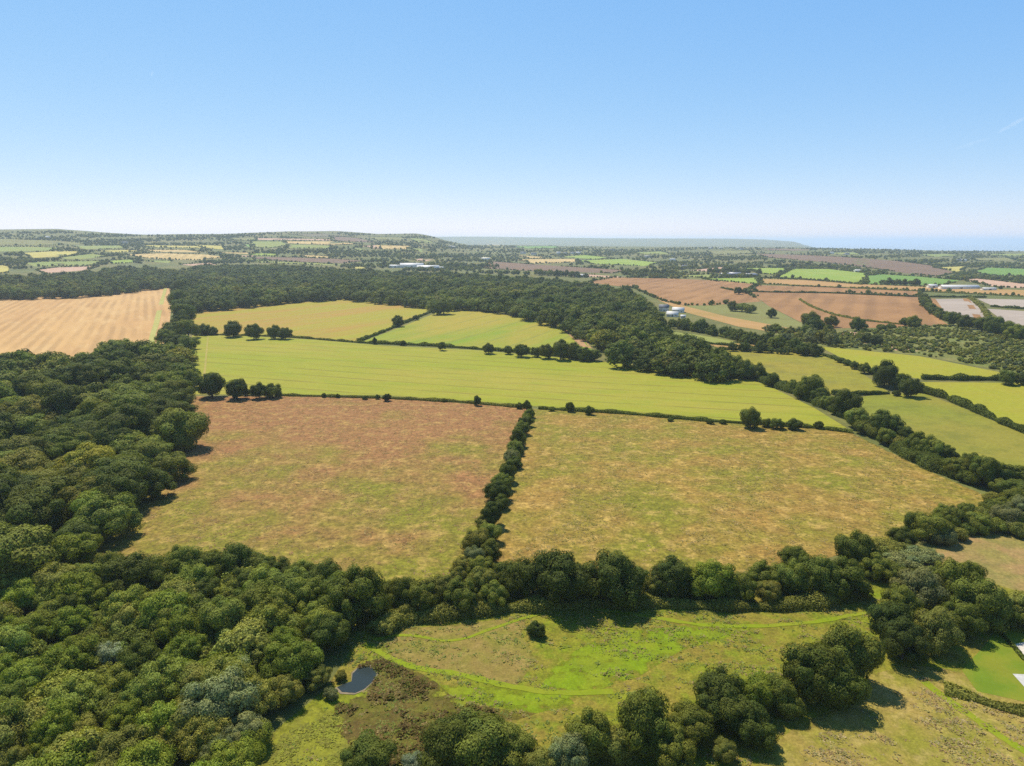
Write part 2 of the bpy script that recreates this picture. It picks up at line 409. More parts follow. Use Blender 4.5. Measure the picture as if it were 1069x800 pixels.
sheet('rough_grass', [(262, 800), (285, 765), (325, 738), (348, 742), (385, 770), (372, 800), (360, 860), (240, 860)], mlow, 'yellow green rough grass at the bottom edge by the scrub', 3, fw=4)
mpath = field_mat('mown_path', (0.160, 0.205, 0.005), (0.185, 0.205, 0.010), None, big=8, fine=0.5, fineamt=0.15, bump=0.1)
strip('mown_path', [(380, 672), (400, 684), (420, 695), (450, 700), (480, 704), (520, 714), (560, 722), (600, 724), (640, 722)], 1.45, mpath, 'bright green mown path curving past the rush bed', 5)
strip('mown_path', [(390, 668), (420, 662), (440, 664), (460, 671), (480, 669), (510, 658), (545, 646), (570, 640)], 0.9, mpath, 'thin mown path through the dry grass to the small dark bush', 5)
strip('mown_path', [(620, 636), (660, 641), (700, 648), (740, 654), (800, 654), (850, 650), (905, 640)], 1.2, mpath, 'thin mown path along the foot of the tree belt', 5)
strip('mown_path', [(965, 712), (985, 728), (1015, 748), (1045, 770), (1080, 790), (1130, 815)], 1.7, mpath, 'mown green path across the dry grass at the lower right', 5)
mdry = field_mat('lower_dry_grass', (0.26, 0.185, 0.045), (0.185, 0.17, 0.020), (0.36, 0.26, 0.09), big=10, mid=3, fine=0.5, midamt=0.5, fineamt=0.35, bump=0.5)
sheet('dry_grass', [(870, 740), (905, 705), (950, 695), (1005, 700), (1069, 732), (1130, 745), (1130, 860), (750, 860), (790, 790), (830, 760)], mdry, 'dry straw coloured grass at the lower right', 3, fw=6)
mlawn = field_mat('lawn_grass', (0.110, 0.165, 0.009), (0.165, 0.180, 0.014), None, big=7, fine=0.5, fineamt=0.1, bump=0.05)
sheet('lawn', [(1004, 700), (1030, 672), (1040, 655), (1069, 662), (1130, 680), (1130, 745), (1069, 733), (1020, 722)], mlawn, 'bright mown garden lawn at the right edge', 4)
mpav = plain_mat('pale_paving', (0.40, 0.385, 0.35), 0.8, 0.12, 1.5)
mgrav = plain_mat('pale_gravel', (0.48, 0.43, 0.36), 0.9, 0.15, 2.5)
sheet('patio', [(1057, 704), (1080, 705), (1100, 722), (1075, 724)], mpav, 'white paved patio corner on the garden lawn', 6)
sheet('driveway', [(1059, 673), (1069, 671), (1110, 674), (1110, 700), (1069, 688)], mgrav, 'pale gravel driveway behind the garden hedge', 6)
# pond
mw, nt, N = new_mat('pond_water')
b = N('ShaderNodeBsdfPrincipled'); b.inputs['Base Color'].default_value = (0.025, 0.035, 0.035, 1); b.inputs['Roughness'].default_value = 0.12; b.inputs['IOR'].default_value = 1.33
nz = N('ShaderNodeTexNoise'); nz.inputs['Scale'].default_value = 2.2; bp = N('ShaderNodeBump'); bp.inputs['Strength'].default_value = 0.12
nt.links.new(nz.outputs[0], bp.inputs['Height']); nt.links.new(bp.outputs[0], b.inputs['Normal']); out(nt, b.outputs[0])
mmud = plain_mat('mud_bank', (0.17, 0.13, 0.075), 0.9, 0.3, 1.5)
POND = [(368, 704), (374, 698), (384, 696), (392, 699), (393, 705), (388, 713), (380, 720), (371, 724), (357, 723), (352, 718), (360, 714), (367, 712)]
pc = np.mean(POND, 0)
sheet('pond_bank', [tuple(pc+(np.array(p)-pc)*1.13) for p in POND], mmud, 'muddy rim of the pond', 6, 1)
sheet('pond', POND, mw, 'small dark blue pond beside the wood', 8)

# ---- middle distance and far fields: (colour key, polygon)
K = {
 'pink':   ((0.290, 0.152, 0.056), (0.235, 0.120, 0.044)), 'ochre': ((0.35, 0.20, 0.075), (0.28, 0.18, 0.05)),
 'wheat':  ((0.46, 0.33, 0.13), (0.40, 0.28, 0.10)), 'yellow': ((0.38, 0.33, 0.075), (0.34, 0.28, 0.065)),
 'green':  ((0.17, 0.21, 0.045), (0.20, 0.21, 0.045)), 'lime': ((0.19, 0.27, 0.028), (0.23, 0.28, 0.04)),
 'grass':  ((0.11, 0.20, 0.03), (0.13, 0.215, 0.035)), 'plough': ((0.165, 0.098, 0.055), (0.14, 0.09, 0.055)),
 'cover':  ((0.33, 0.27, 0.22), (0.27, 0.22, 0.175)), 'rose': ((0.42, 0.27, 0.18), (0.37, 0.23, 0.15)),
 'olive':  ((0.17, 0.17, 0.045), (0.15, 0.135, 0.04)), 'moor': ((0.14, 0.11, 0.06), (0.11, 0.105, 0.045))}
KM = {}
for k, (a, b_) in K.items():
    KM[k] = field_mat('far_'+k, a, b_, None, big=90, mid=30, fine=6, fineamt=0.1, bump=0, feather=False, rows=26 if k in ('pink', 'wheat', 'lime') else None,
                      direction=direc((700, 315), (760, 297)) if k == 'pink' else direc((20, 280), (60, 270)))
WORDS = {'pink': 'reddish stubble', 'ochre': 'ochre dry grass', 'wheat': 'golden stubble', 'yellow': 'yellow ripening', 'green': 'pale green', 'lime': 'vivid lime green',
         'grass': 'deep green', 'plough': 'dark ploughed', 'cover': 'pale sheet covered', 'rose': 'pinkish bare', 'olive': 'olive', 'moor': 'dusky moorland'}
FAR = [
 ('pink', [(612, 295), (640, 290), (700, 291), (745, 293), (792, 297), (778, 304), (795, 315), (740, 319), (712, 319), (688, 313), (662, 301)]),
 ('ochre', [(686, 313), (712, 319), (760, 331), (810, 340), (850, 348), (820, 349), (770, 341), (715, 326)]),
 ('olive', [(712, 319), (740, 318), (795, 315), (803, 320), (835, 337), (868, 346), (850, 348), (810, 340), (760, 331)]),
 ('pink', [(778, 305), (870, 306), (960, 310), (967, 316), (973, 328), (990, 339), (940, 342), (868, 343), (835, 336), (803, 320), (795, 314)]),
 ('pink', [(792, 298), (860, 300), (960, 304), (960, 309), (870, 305), (780, 304)]),
 ('ochre', [(790, 291), (840, 292.5), (900, 297), (960, 299.5), (1069, 303), (1140, 305), (1140, 311), (1069, 309.5), (960, 303.5), (860, 299), (792, 296.5)]),
 ('cover', [(963, 312.5), (1012, 312), (1026, 321), (1034, 333), (1000, 336), (985, 333), (970, 322)]),
 ('cover', [(1020, 312), (1069, 313), (1140, 314), (1140, 324), (1069, 321), (1037, 320)]),
 ('cover', [(1030, 322.5), (1069, 325), (1140, 327), (1140, 345), (1069, 340), (1050, 337)]),
 ('lime', [(776, 280), (821, 280), (811, 287), (795, 286)]),
 ('lime', [(828, 281), (865, 281), (904, 285.5), (900, 297), (870, 294), (835, 291), (812, 289)]),
 ('grass', [(906, 288), (920, 286.5), (960, 289), (1002, 293), (985, 298), (950, 297.5), (904, 297)]),
 ('plough', [(785, 265), (830, 266), (880, 268.5), (935, 272.5), (970, 277), (998, 285), (980, 289), (950, 286), (900, 279), (850, 273), (800, 269)]),
 ('yellow', [(974, 279.5), (1012, 278), (1000, 284)]),
 ('grass', [(1017, 284), (1030, 279.5), (1069, 281), (1140, 283), (1140, 289), (1069, 288), (1040, 288)]),
 ('rose', [(1004, 292.5), (1020, 291), (1069, 296.5), (1140, 299), (1140, 303), (1069, 301), (1040, 300)]),
 ('plough', [(512, 273), (560, 276.5), (600, 279), (655, 282.5), (640, 285.5), (590, 284), (540, 282.5), (500, 280)]),
 ('lime', [(583, 268.5), (610, 266.5), (637, 269), (625, 271)]),
 ('lime', [(604, 272), (650, 270.5), (690, 274.5), (672, 278), (620, 276)]),
 ('wheat', [(533, 266), (572, 269), (556, 270.5)]),
 ('wheat', [(537, 270.8), (600, 270.5), (603, 274), (560, 275.5)]),
 ('green', [(703, 288), (745, 286.5), (742, 291)]),
 ('lime', [(733, 291), (792, 290), (796, 296), (762, 296.5)]),
 ('rose', [(720, 282.5), (757, 278.5), (752, 285)]),
 ('rose', [(560, 284), (612, 286.5), (655, 289.5), (640, 290), (600, 289)]),
 ('olive', [(737, 262), (782, 261.5), (788, 265), (745, 266.5)]),
 ('plough', [(790, 259.5), (850, 260.5), (845, 262), (795, 261.5)]),
 ('green', [(865, 264), (890, 263.5), (900, 266), (875, 266)]),
 ('green', [(955, 266), (985, 265), (1010, 267), (975, 268.5)]),
 ('olive', [(1015, 270), (1050, 269), (1060, 272), (1020, 273)]),
 ('green', [(1030, 265.5), (1069, 265), (1110, 266), (1050, 268)]),
 ('green', [(660, 264), (690, 262.5), (700, 265), (672, 266)]),
 ('grass', [(537, 257.5), (580, 257), (585, 259.5), (548, 260)]),
 # hillside on the left
 ('olive', [(-60, 250), (0, 249.5), (60, 251.5), (92, 254.5), (50, 256.5), (-60, 257)]),
 ('green', [(-60, 258.5), (0, 258), (40, 258), (66, 259), (50, 262), (0, 263), (-60, 264)]),
 ('yellow', [(22, 264.5), (55, 262.5), (84, 262.5), (78, 267), (36, 269.5)]),
 ('green', [(55, 270), (95, 265), (115, 267.5), (85, 271)]),
 ('green', [(27, 275), (45, 273.5), (107, 272.5), (100, 277), (36, 278.5)]),
 ('rose', [(38, 282), (60, 279.5), (104, 278), (92, 282), (48, 286)]),
 ('yellow', [(-50, 277), (0, 277), (10, 278), (8, 285), (-10, 287), (-50, 287)]),
 ('green', [(75, 257), (126, 256.5), (132, 259.5), (90, 260.5)]),
 ('yellow', [(98, 262), (135, 261), (150, 262.5), (120, 264)]),
 ('lime', [(112, 272.5), (137, 271), (143, 274), (118, 275.5)]),
 ('yellow', [(140, 256), (206, 257), (213, 259.5), (162, 258.5)]),
 ('yellow', [(200, 255.5), (233, 257), (234, 260.5), (215, 259.5)]),
 ('wheat', [(150, 261), (192, 261), (213, 263.5), (160, 263.3)]),
 ('wheat', [(130, 266), (170, 264.5), (216, 266), (234, 268.5), (210, 271.5), (185, 271.3), (150, 269.5)]),
 ('green', [(145, 272), (180, 272.2), (176, 275)]),
 ('rose', [(188, 276.5), (220, 274.5), (226, 276.5), (205, 278)]),
 ('wheat', [(214, 263.5), (267, 264), (266, 265.6)]),
 ('rose', [(238, 267), (268, 267), (266, 269)]),
 ('green', [(242, 270.5), (280, 271.5), (270, 273.3)]),
 ('grass', [(245, 253), (266, 256), (260, 258)]),
 ('olive', [(238, 249), (268, 247.5), (266, 252), (244, 251)]),
 ('rose', [(266, 248.8), (345, 250), (347, 251.5), (270, 250.6)]),
 ('wheat', [(296, 252), (345, 252.3), (378, 255), (350, 256), (300, 254)]),
 ('green', [(262, 252), (295, 252.3), (300, 256.5), (280, 259.5), (262, 258)]),
 ('green', [(302, 255.2), (348, 257), (342, 259.5), (300, 259.5)]),
 ('lime', [(260, 264.5), (289, 265), (289, 267.5), (262, 266.8)]),
 ('plough', [(345, 246.5), (375, 249), (393, 253.5), (352, 252)]),
 ('moor', [(300, 244.5), (345, 244), (372, 247), (330, 248)]),
 ('rose', [(376, 257), (397, 256), (397, 260.5)]),
 ('plough', [(265, 268.3), (310, 269), (350, 270.4), (383, 272.5), (360, 275), (300, 273), (265, 270.5)]),
 ('green', [(262, 272.4), (330, 274.8), (364, 277.5), (340, 277.2), (262, 274)]),
 ('yellow', [(364, 279), (382, 279), (378, 281.5)]),
 ('wheat', [(310, 266), (346, 268), (344, 270), (320, 268.5)]),
 ('green', [(368, 259.5), (380, 260), (376, 263.5)]),
 ('wheat', [(388, 256), (427, 257), (425, 260.3), (388, 260.3)]),
 ('green', [(424, 258.5), (452, 261), (440, 263.5)]),
 ('green', [(425, 247.5), (445, 250.5), (457, 254.5), (436, 253.5)]),
 ('olive', [(385, 247.5), (420, 248), (424, 251.5), (392, 250.5)]),
 ('rose', [(423, 270), (457, 270), (442, 273.5)]),
 ('pink', [(510, 272), (512, 272), (514, 279), (506, 278)]),
 ('wheat', [(507, 255.5), (527, 256), (521, 259.5)]),
 ('yellow', [(500, 268), (513, 269), (508, 271.5)]),
 ('green', [(690, 345), (730, 350), (775, 358), (765, 361), (722, 358), (695, 352)]),
 ('ochre', [(735, 358), (775, 359), (800, 362), (790, 365), (752, 364)]),
 ('rose', [(880, 346), (905, 348.5), (898, 351), (876, 349.5)]),
 ('rose', [(900, 358), (935, 362), (960, 367), (935, 366)]),
]
cnt = {}
for i, (k, poly) in enumerate(sorted(FAR, key=lambda q: min(p[0] for p in q[1]))):
    n_ = cnt[k] = cnt.get(k, 0)+1
    nth = ['first', 'second', 'third', 'fourth', 'fifth', 'sixth', 'seventh', 'eighth', 'ninth', 'tenth', 'eleventh', 'twelfth', 'thirteenth', 'fourteenth', 'fifteenth', 'sixteenth', 'seventeenth', 'eighteenth', 'nineteenth', 'twentieth'][n_-1]
    sheet('field', poly, KM[k], '%s field, %s such from the left in the patchwork beyond the woods' % (WORDS[k], nth), 1+(i % 2))
# red-brown strips between the pale covers
strip('bare_strip', [(973, 312), (978, 320), (988, 333)], 7, KM['pink'], 'reddish strip in the pale covered field', 4)
strip('bare_strip', [(1008, 312), (1016, 322), (1022, 334)], 7, KM['pink'], 'second reddish strip in the pale covered field', 4)

# ------------------------------------------------------------------ foliage generators
def unit(v): return v/(np.linalg.norm(v, axis=-1, keepdims=True)+1e-9)

def quads_from(Pp, Nn, size, g, aspect=0.75):
    """a leaf-clump card at every point"""
    n = len(Pp)
    r = unit(g.normal(size=(n, 3)))
    t = unit(np.cross(Nn, r)); b = np.cross(Nn, t)
    s = (size*g.uniform(0.6, 1.35, n))[:, None]
    c = [Pp+t*s*0.5+b*s*0.1*g.normal(size=(n, 1)), Pp+b*s*0.5*aspect+t*s*0.12, Pp-t*s*0.5, Pp-b*s*0.5*aspect-t*s*0.12]
    V = np.stack(c, 1).reshape(-1, 3)
    Q = np.arange(4*n).reshape(-1, 4)
    return V, Q

def ico(sub=1):
    import bmesh
    bm = bmesh.new(); bmesh.ops.create_icosphere(bm, subdivisions=sub, radius=1)
    v = np.array([x.co[:] for x in bm.verts]); f = np.array([[q.index for q in p.verts] for p in bm.faces]); bm.free()
    return v, f
ICO1 = ico(1); ICO2 = ico(2)

def crown_arrays(seed, n_leaf, size, nlobes=24, rz=0.9, lobe_r=(0.30, 0.44), low=-0.55, zc=1.0, inner=0.62, shape='round', jit=0.55, core=True, coreico=ICO1, fuzz=0.09):
    g = np.random.default_rng(seed)
    k = np.arange(nlobes)+0.5
    zz = 1-(1-low)*k/nlobes
    ph = k*2.39996+g.uniform(0, 6)
    d = np.stack([np.sqrt(np.clip(1-zz**2, 0, 1))*np.cos(ph), np.sqrt(np.clip(1-zz**2, 0, 1))*np.sin(ph), zz], 1)
    d = unit(d+g.normal(0, 0.16, d.shape))
    cen = d*np.array([1, 1, rz])*(inner*g.uniform(0.60, 1.28, nlobes))[:, None]*np.array([g.uniform(0.85, 1.12), g.uniform(0.85, 1.12), 1])
    if shape == 'bell':
        lw = np.clip(0.25-cen[:, 2:3], 0, 1); cen[:, :2] = unit(cen[:, :2]+1e-6)*(np.linalg.norm(cen[:, :2], axis=1, keepdims=True)+lw*0.42)
    if shape == 'tall': cen[:, :2] *= (1-0.28*(cen[:, 2:3]+0.3))
    lr = g.uniform(*lobe_r, nlobes)
    cen = np.vstack([cen, [0, 0, 0], [0.2, 0.1, 0.1]]); lr = np.concatenate([lr, [0.55*min(1, rz), 0.5*min(1, rz)]])
    ns = 16
    w = lr**2; w[-2:] *= 0.1; w /= w.sum()
    N0 = int(n_leaf*2.6)
    li = g.choice(len(lr), N0, p=w)
    dd = unit(g.normal(size=(N0, 3)))
    sub = unit(g.normal(size=(len(lr), ns, 3)))
    dots = np.einsum('ijk,ik->ij', sub[li], dd).max(1)
    rr = lr[li]*(0.74+0.36*np.clip((dots-0.62)/0.38, 0, 1)**1.1)*g.uniform(1-fuzz, 1+fuzz, N0)
    Pt = cen[li]+dd*rr[:, None]
    keep = np.ones(N0, bool)
    for j in range(len(lr)):
        m = (li != j) & (np.linalg.norm(Pt-cen[j], axis=1) < lr[j]*0.80)
        keep &= ~m
    keep &= Pt[:, 2] > (-zc+0.04)
    Pt, dd, li, dots = Pt[keep][:n_leaf], dd[keep][:n_leaf], li[keep][:n_leaf], dots[keep][:n_leaf]
    out_n = unit(Pt*np.array([1, 1, 1.2]))
    Nn = unit(dd*0.9+out_n*0.3+g.normal(0, jit*0.5, Pt.shape))
    V, Q = quads_from(Pt, Nn, size, g)
    lobetone = g.uniform(0.86, 1.14, len(lr))
    hue = g.normal(0, 0.05, len(lr))
    t = lobetone[li]*g.uniform(0.55, 1.45, len(li))
    cc = np.stack([t*(1+hue[li]), t, t*(1-hue[li])*g.uniform(0.85, 1.15, len(li))], 1)
    cc = np.repeat(cc, 4, 0)
    Fs = [Q]
    if core:
        iv, fi = coreico
        cv, cf = [], []
        base = len(V)
        for c, r_ in zip(cen, lr):
            cv.append(c+iv*r_*0.72); cf.append(fi+base); base += len(iv)
        cv = np.vstack(cv); V = np.vstack([V, cv]); Fs.append(np.vstack(cf))
        cc = np.vstack([cc, np.full((len(cv), 3), 0.9)])
    V = V+np.array([0, 0, zc])
    V[:, 2] = np.maximum(V[:, 2], 0.02)
    return V, Fs, cc

PROTO = {}
def proto(kind, arrs):
    PROTO.setdefault(kind, []).append(mesh_np('crown_'+kind, arrs[0], arrs[1], FOL, arrs[2]))
for s in range(6): proto('dome', crown_arrays(100+s, 17000, 0.056, nlobes=40, rz=0.86, lobe_r=(0.18, 0.38), low=-0.85, zc=0.95, inner=0.68, shape='bell' if s % 2 else 'round'))
for s in range(4): proto('tall', crown_arrays(200+s, 13000, 0.064, nlobes=32, rz=1.15, lobe_r=(0.22, 0.36), low=-0.7, zc=1.22, inner=0.68, shape='tall'))
for s in range(4): proto('scrub', crown_arrays(300+s, 8000, 0.075, nlobes=26, rz=0.62, lobe_r=(0.24, 0.38), low=-0.25, zc=0.62, inner=0.70, jit=0.8, fuzz=0.17))
for s in range(3): proto('willow', crown_arrays(350+s, 12000, 0.055, nlobes=40, rz=0.85, lobe_r=(0.16, 0.30), low=-0.5, zc=0.92, inner=0.74, jit=0.9, fuzz=0.2))
ZC = {'dome': 0.95, 'tall': 1.22, 'scrub': 0.62, 'willow': 0.92}
HT = {'dome': 1.85, 'tall': 2.4, 'scrub': 1.25, 'willow': 1.8}

def tube(p0, p1, r0, r1, n=7):
    p0, p1 = np.array(p0, float), np.array(p1, float)
    d = unit(p1-p0); a = unit(np.cross(d, [0.3, 0.9, 0.1])); b = np.cross(d, a)
    th = np.linspace(0, 2*np.pi, n, endpoint=False)
    ring = np.cos(th)[:, None]*a+np.sin(th)[:, None]*b
    V = np.vstack([p0+ring*r0, p1+ring*r1])
    Q = np.array([[i, (i+1) % n, n+(i+1) % n, n+i] for i in range(n)])
    return V, Q
def trunk_mesh(seed, zc):
    g = np.random.default_rng(seed); Vs, Qs, b = [], [], 0
    def add(*a):
        nonlocal b
        v, q = tube(*a); Vs.append(v); Qs.append(q+b); b += len(v)
    add((0, 0, -0.08), (0.01, 0, 0.12), 0.10, 0.068); add((0.01, 0, 0.12), (0, 0.02, zc*0.5), 0.068, 0.055); add((0, 0.02, zc*0.5), (0.03, 0, zc*1.1), 0.055, 0.02)
    for i in range(8):
        a = i*0.785+g.uniform(-.3, .3); z0 = zc*g.uniform(0.3, 0.75)
        m_ = np.array([math.cos(a)*0.3, math.sin(a)*0.3, z0+0.22]); e = np.array([math.cos(a)*0.62, math.sin(a)*0.62, z0+g.uniform(0.25, 0.55)])
        add((0, 0, z0), m_, 0.035, 0.022); add(m_, e, 0.022, 0.008)
        add(m_, m_+[math.cos(a+.7)*.25, math.sin(a+.7)*.25, .25], 0.014, 0.005)
    return mesh_np('trunk', np.vstack(Vs), np.vstack(Qs), BARK, smooth=True)
TRUNK = {k: [trunk_mesh(i, ZC[k]) for i in range(2)] for k in ZC}

TONE = {  # albedos
 'dark': (0.094, 0.116, 0.018), 'mid': (0.150, 0.168, 0.026), 'olive': (0.190, 0.185, 0.034), 'grey': (0.172, 0.184, 0.066),
 'fresh': (0.150, 0.180, 0.020), 'yellow': (0.225, 0.215, 0.024), 'silver': (0.255, 0.285, 0.155), 'deep': (0.066, 0.084, 0.015)}
TWORD = {'dark': 'dark green', 'mid': 'mid green', 'olive': 'olive green', 'grey': 'grey green', 'fresh': 'fresh green', 'yellow': 'yellow green', 'silver': 'silvery', 'deep': 'very dark green'}

def place_tree(name, x, y, r, kind, tone, label, cat='tree', group=None, zs=1.0, g=random, bright=1.0):
    e = bpy.data.objects.new(name, None); C.objects.link(e)
    e.location = (float(x), float(y), float(terrain(x, y))-0.1)
    e.rotation_euler = (0, 0, g.uniform(0, 6.28))
    j = lambda a: a*g.uniform(0.93, 1.07)
    e.scale = (r*g.uniform(0.9, 1.12), r*g.uniform(0.88, 1.12), r*zs*g.uniform(0.9, 1.12))
    tag(e, label, cat, group)
    c = link('crown', g.choice(PROTO[kind]), e)
    t = TONE[tone]; v = g.uniform(0.76, 1.28)*bright; h = g.uniform(-0.06, 0.06)
    c.color = (t[0]*v*(1+h), t[1]*v, t[2]*v*(1-h), 1)
    link('trunk', g.choice(TRUNK[kind]), e)
    return e

def solve_px(cx, cy, rpx, kind, zs=1.0):
    """world base and radius of a crown seen centred at (cx,cy) with pixel radius rpx"""
    r = 6.0
    for _ in range(6):
        w = at(cx, cy, ZC[kind]*r*zs)
        dep = w[1]*cp-(w[2]+ZC[kind]*r*zs-H)*sp
        r = rpx/F*dep
    return w[0], w[1], r

EXCL = []       # discs already taken by hand-placed trees
N_IND = 0
def T(cx, cy, rpx, kind, tone, label, name='hedgerow_tree', cat='tree', group=None, zs=1.0):
    global N_IND
    x, y, r = solve_px(cx, cy, rpx*1.04, kind, zs)
    place_tree(name, x, y, r, kind, tone, label, cat, group, zs)
    EXCL.append((x, y, r)); N_IND += 1

ORD = ['first', 'second', 'third', 'fourth', 'fifth', 'sixth', 'seventh', 'eighth', 'ninth', 'tenth', 'eleventh', 'twelfth', 'thirteenth', 'fourteenth', 'fifteenth',
       'sixteenth', 'seventeenth', 'eighteenth', 'nineteenth', 'twentieth', 'twenty-first', 'twenty-second', 'twenty-third', 'twenty-fourth', 'twenty-fifth', 'twenty-sixth', 'twenty-seventh', 'twenty-eighth', 'twenty-ninth', 'thirtieth']
def ordn(i):
    return ORD[i] if i < len(ORD) else 'number %d' % (i+1)
def row(items, phrase, group, name='hedgerow_tree', cat='tree', noun='tree', srt=True):
    """items (cx,cy,r,kind,tone[,zs]); labelled by tone and order along a findable row"""
    if srt: items = sorted(items, key=lambda q: q[0])
    for i, it in enumerate(items):
        zs = it[5] if len(it) > 5 else 1.0
        T(*it[:5], label='%s %s, %s %s' % (TWORD[it[4]], noun, ordn(i), phrase), name=name, cat=cat, group=group, zs=zs)

row([(204, 345, 3.4, 'scrub', 'dark'), (213, 343, 7, 'dome', 'dark'), (222, 345, 5, 'dome', 'dark'), (243, 343, 9, 'dome', 'dark'), (264.5, 346, 8.5, 'dome', 'dark'),
     (287, 347, 7, 'dome', 'dark'), (297.5, 347.5, 7, 'dome', 'deep'), (391, 356, 2.8, 'tall', 'dark'), (420.5, 358, 3, 'dome', 'dark'), (461.5, 360.6, 4.3, 'tall', 'dark'),
     (510, 363.4, 6.3, 'dome', 'dark'), (530, 365, 5, 'dome', 'mid'), (544.5, 366, 7, 'dome', 'dark'), (558.5, 368, 5, 'dome', 'mid'), (570, 367, 7.5, 'dome', 'mid'),
     (585, 364, 9.5, 'tall', 'mid'), (598, 366, 9, 'dome', 'mid'), (610, 369, 8, 'dome', 'dark'), (620, 370, 7, 'dome', 'dark')],
    'from the left along the top of the long green field', 'trees along the top of the long green field')
row([(198, 395, 11, 'dome', 'mid'), (220.5, 402, 13, 'dome', 'dark'), (247, 406.5, 10.5, 'dome', 'dark'), (258, 410.5, 4, 'scrub', 'dark'), (270, 408, 8.5, 'dome', 'deep'), (284, 407.5, 8, 'dome', 'dark'),
     (338, 412.5, 2.5, 'dome', 'dark'), (352.5, 413, 2.5, 'dome', 'dark'), (381, 415.5, 2.8, 'scrub', 'dark'), (394, 414.5, 2.5, 'dome', 'dark'), (404, 415, 4, 'dome', 'deep'), (463.5, 418, 2.6, 'scrub', 'mid'),
     (498, 418, 4.6, 'tall', 'deep'), (542, 423.5, 3.5, 'dome', 'mid'), (576, 427, 3.5, 'scrub', 'mid'), (595, 424, 4.8, 'tall', 'mid'), (615, 428, 5.2, 'dome', 'dark'), (700, 438, 3, 'scrub', 'dark'), (741, 440, 4, 'scrub', 'dark'),
     (755, 440, 4, 'scrub', 'dark'), (784, 437, 10.5, 'dome', 'mid'), (800, 442, 6, 'scrub', 'mid'), (812, 442.5, 8, 'dome', 'dark', 0.7), (829, 443, 8, 'dome', 'dark', 0.7), (855, 443, 4.5, 'dome', 'dark')],
    'from the left along the bottom of the long green field', 'trees between the long green field and the brown fields')
row([(434, 332, 3.6, 'scrub', 'dark'), (415, 335.5, 5.8, 'dome', 'dark'), (456, 323, 6, 'dome', 'dark'), (463, 319.5, 9, 'dome', 'dark'), (474, 319, 6, 'dome', 'dark')],
    'on the diagonal hedge between the two upper fields', 'trees on the hedge between the two upper fields')
# dividing row of bushes between brown fields (far to near)
div = []
pts = [(550, 424, 5), (553, 431, 6), (549, 439, 7.5), (545, 447, 8), (540, 456, 9), (538, 466, 9), (534, 476, 9), (537, 483, 7), (530, 492, 10), (524, 503, 10.5), (519, 513, 11.5), (524, 524, 8), (514, 536, 12.5),
       (505, 545, 9), (510, 556, 12), (498, 566, 14), (512, 574, 12), (497, 582, 12), (485, 592, 12), (502, 594, 14), (478, 604, 11)]
tn = ['dark', 'dark', 'dark', 'mid', 'dark', 'mid', 'grey', 'dark', 'dark', 'mid', 'deep', 'dark', 'dark', 'olive', 'mid', 'olive', 'mid', 'grey', 'olive', 'mid', 'olive']
for i, (p, t) in enumerate(zip(pts, tn)): div.append((p[0], p[1], p[2], 'dome' if i % 4 else 'tall', t, 0.92))
row(div, 'from the far end of the central row between brown fields', 'bushes of the central row between the brown fields', 'hawthorn_bush', 'bush', 'bush', srt=False)
# diagonal belt to the right
row([(750, 377, 14, 'dome', 'dark'), (765, 382, 11, 'dome', 'dark'), (777, 386, 10, 'dome', 'dark'), (791, 388, 8.5, 'dome', 'mid'), (806, 396, 7.5, 'dome', 'dark'), (800, 393, 6, 'scrub', 'dark'), (818, 401, 6, 'scrub', 'dark'), (829, 403, 6.5, 'dome', 'mid'), (838, 408, 6, 'scrub', 'dark'),
     (846, 404, 13, 'dome', 'dark'), (856, 413, 8.5, 'dome', 'dark'), (865, 419, 8, 'dome', 'mid'), (883, 421, 13.5, 'dome', 'dark'), (874, 427, 8, 'scrub', 'dark'), (895, 434.5, 13, 'dome', 'mid'), (905, 446, 11, 'scrub', 'mid'), (924, 441, 15, 'dome', 'dark'),
     (915, 451, 9, 'scrub', 'mid'), (925, 456, 9, 'dome', 'mid'), (943, 452, 9, 'dome', 'dark'), (937, 462, 8, 'scrub', 'olive'), (950, 455, 6.5, 'dome', 'dark'), (960, 465, 13, 'dome', 'mid'), (978, 470, 12, 'dome', 'mid'), (967, 478, 11, 'scrub', 'dark'), (990, 475, 10, 'dome', 'dark'),
     (983, 486, 10, 'scrub', 'dark'), (1000, 487, 12, 'dome', 'mid'), (1012, 483, 10, 'dome', 'dark'), (1027, 492, 16, 'dome', 'dark'), (1010, 498, 10, 'scrub', 'dark'), (1048, 497, 12, 'dome', 'dark'), (1063, 496, 12, 'dome', 'mid'), (1078, 498, 13, 'dome', 'dark')],
    'downhill along the diagonal belt to the right edge', 'trees of the diagonal belt beside the straw field')
row([(876, 376, 4, 'scrub', 'dark'), (884, 379, 4, 'scrub', 'dark'), (892, 381, 4.5, 'dome', 'dark'), (903, 384, 6, 'dome', 'dark'), (912, 388, 5, 'scrub', 'dark'), (924.5, 391, 13, 'dome', 'deep'), (940, 397.5, 10, 'dome', 'dark'), (952, 404, 11, 'dome', 'dark'), (936, 410.5, 4.5, 'scrub', 'dark'),
     (1051, 394.5, 7.5, 'dome', 'dark'), (1066, 396, 6, 'dome', 'dark')],
    'downhill on the hedge above the curving hedge', 'trees between the right hand pastures')
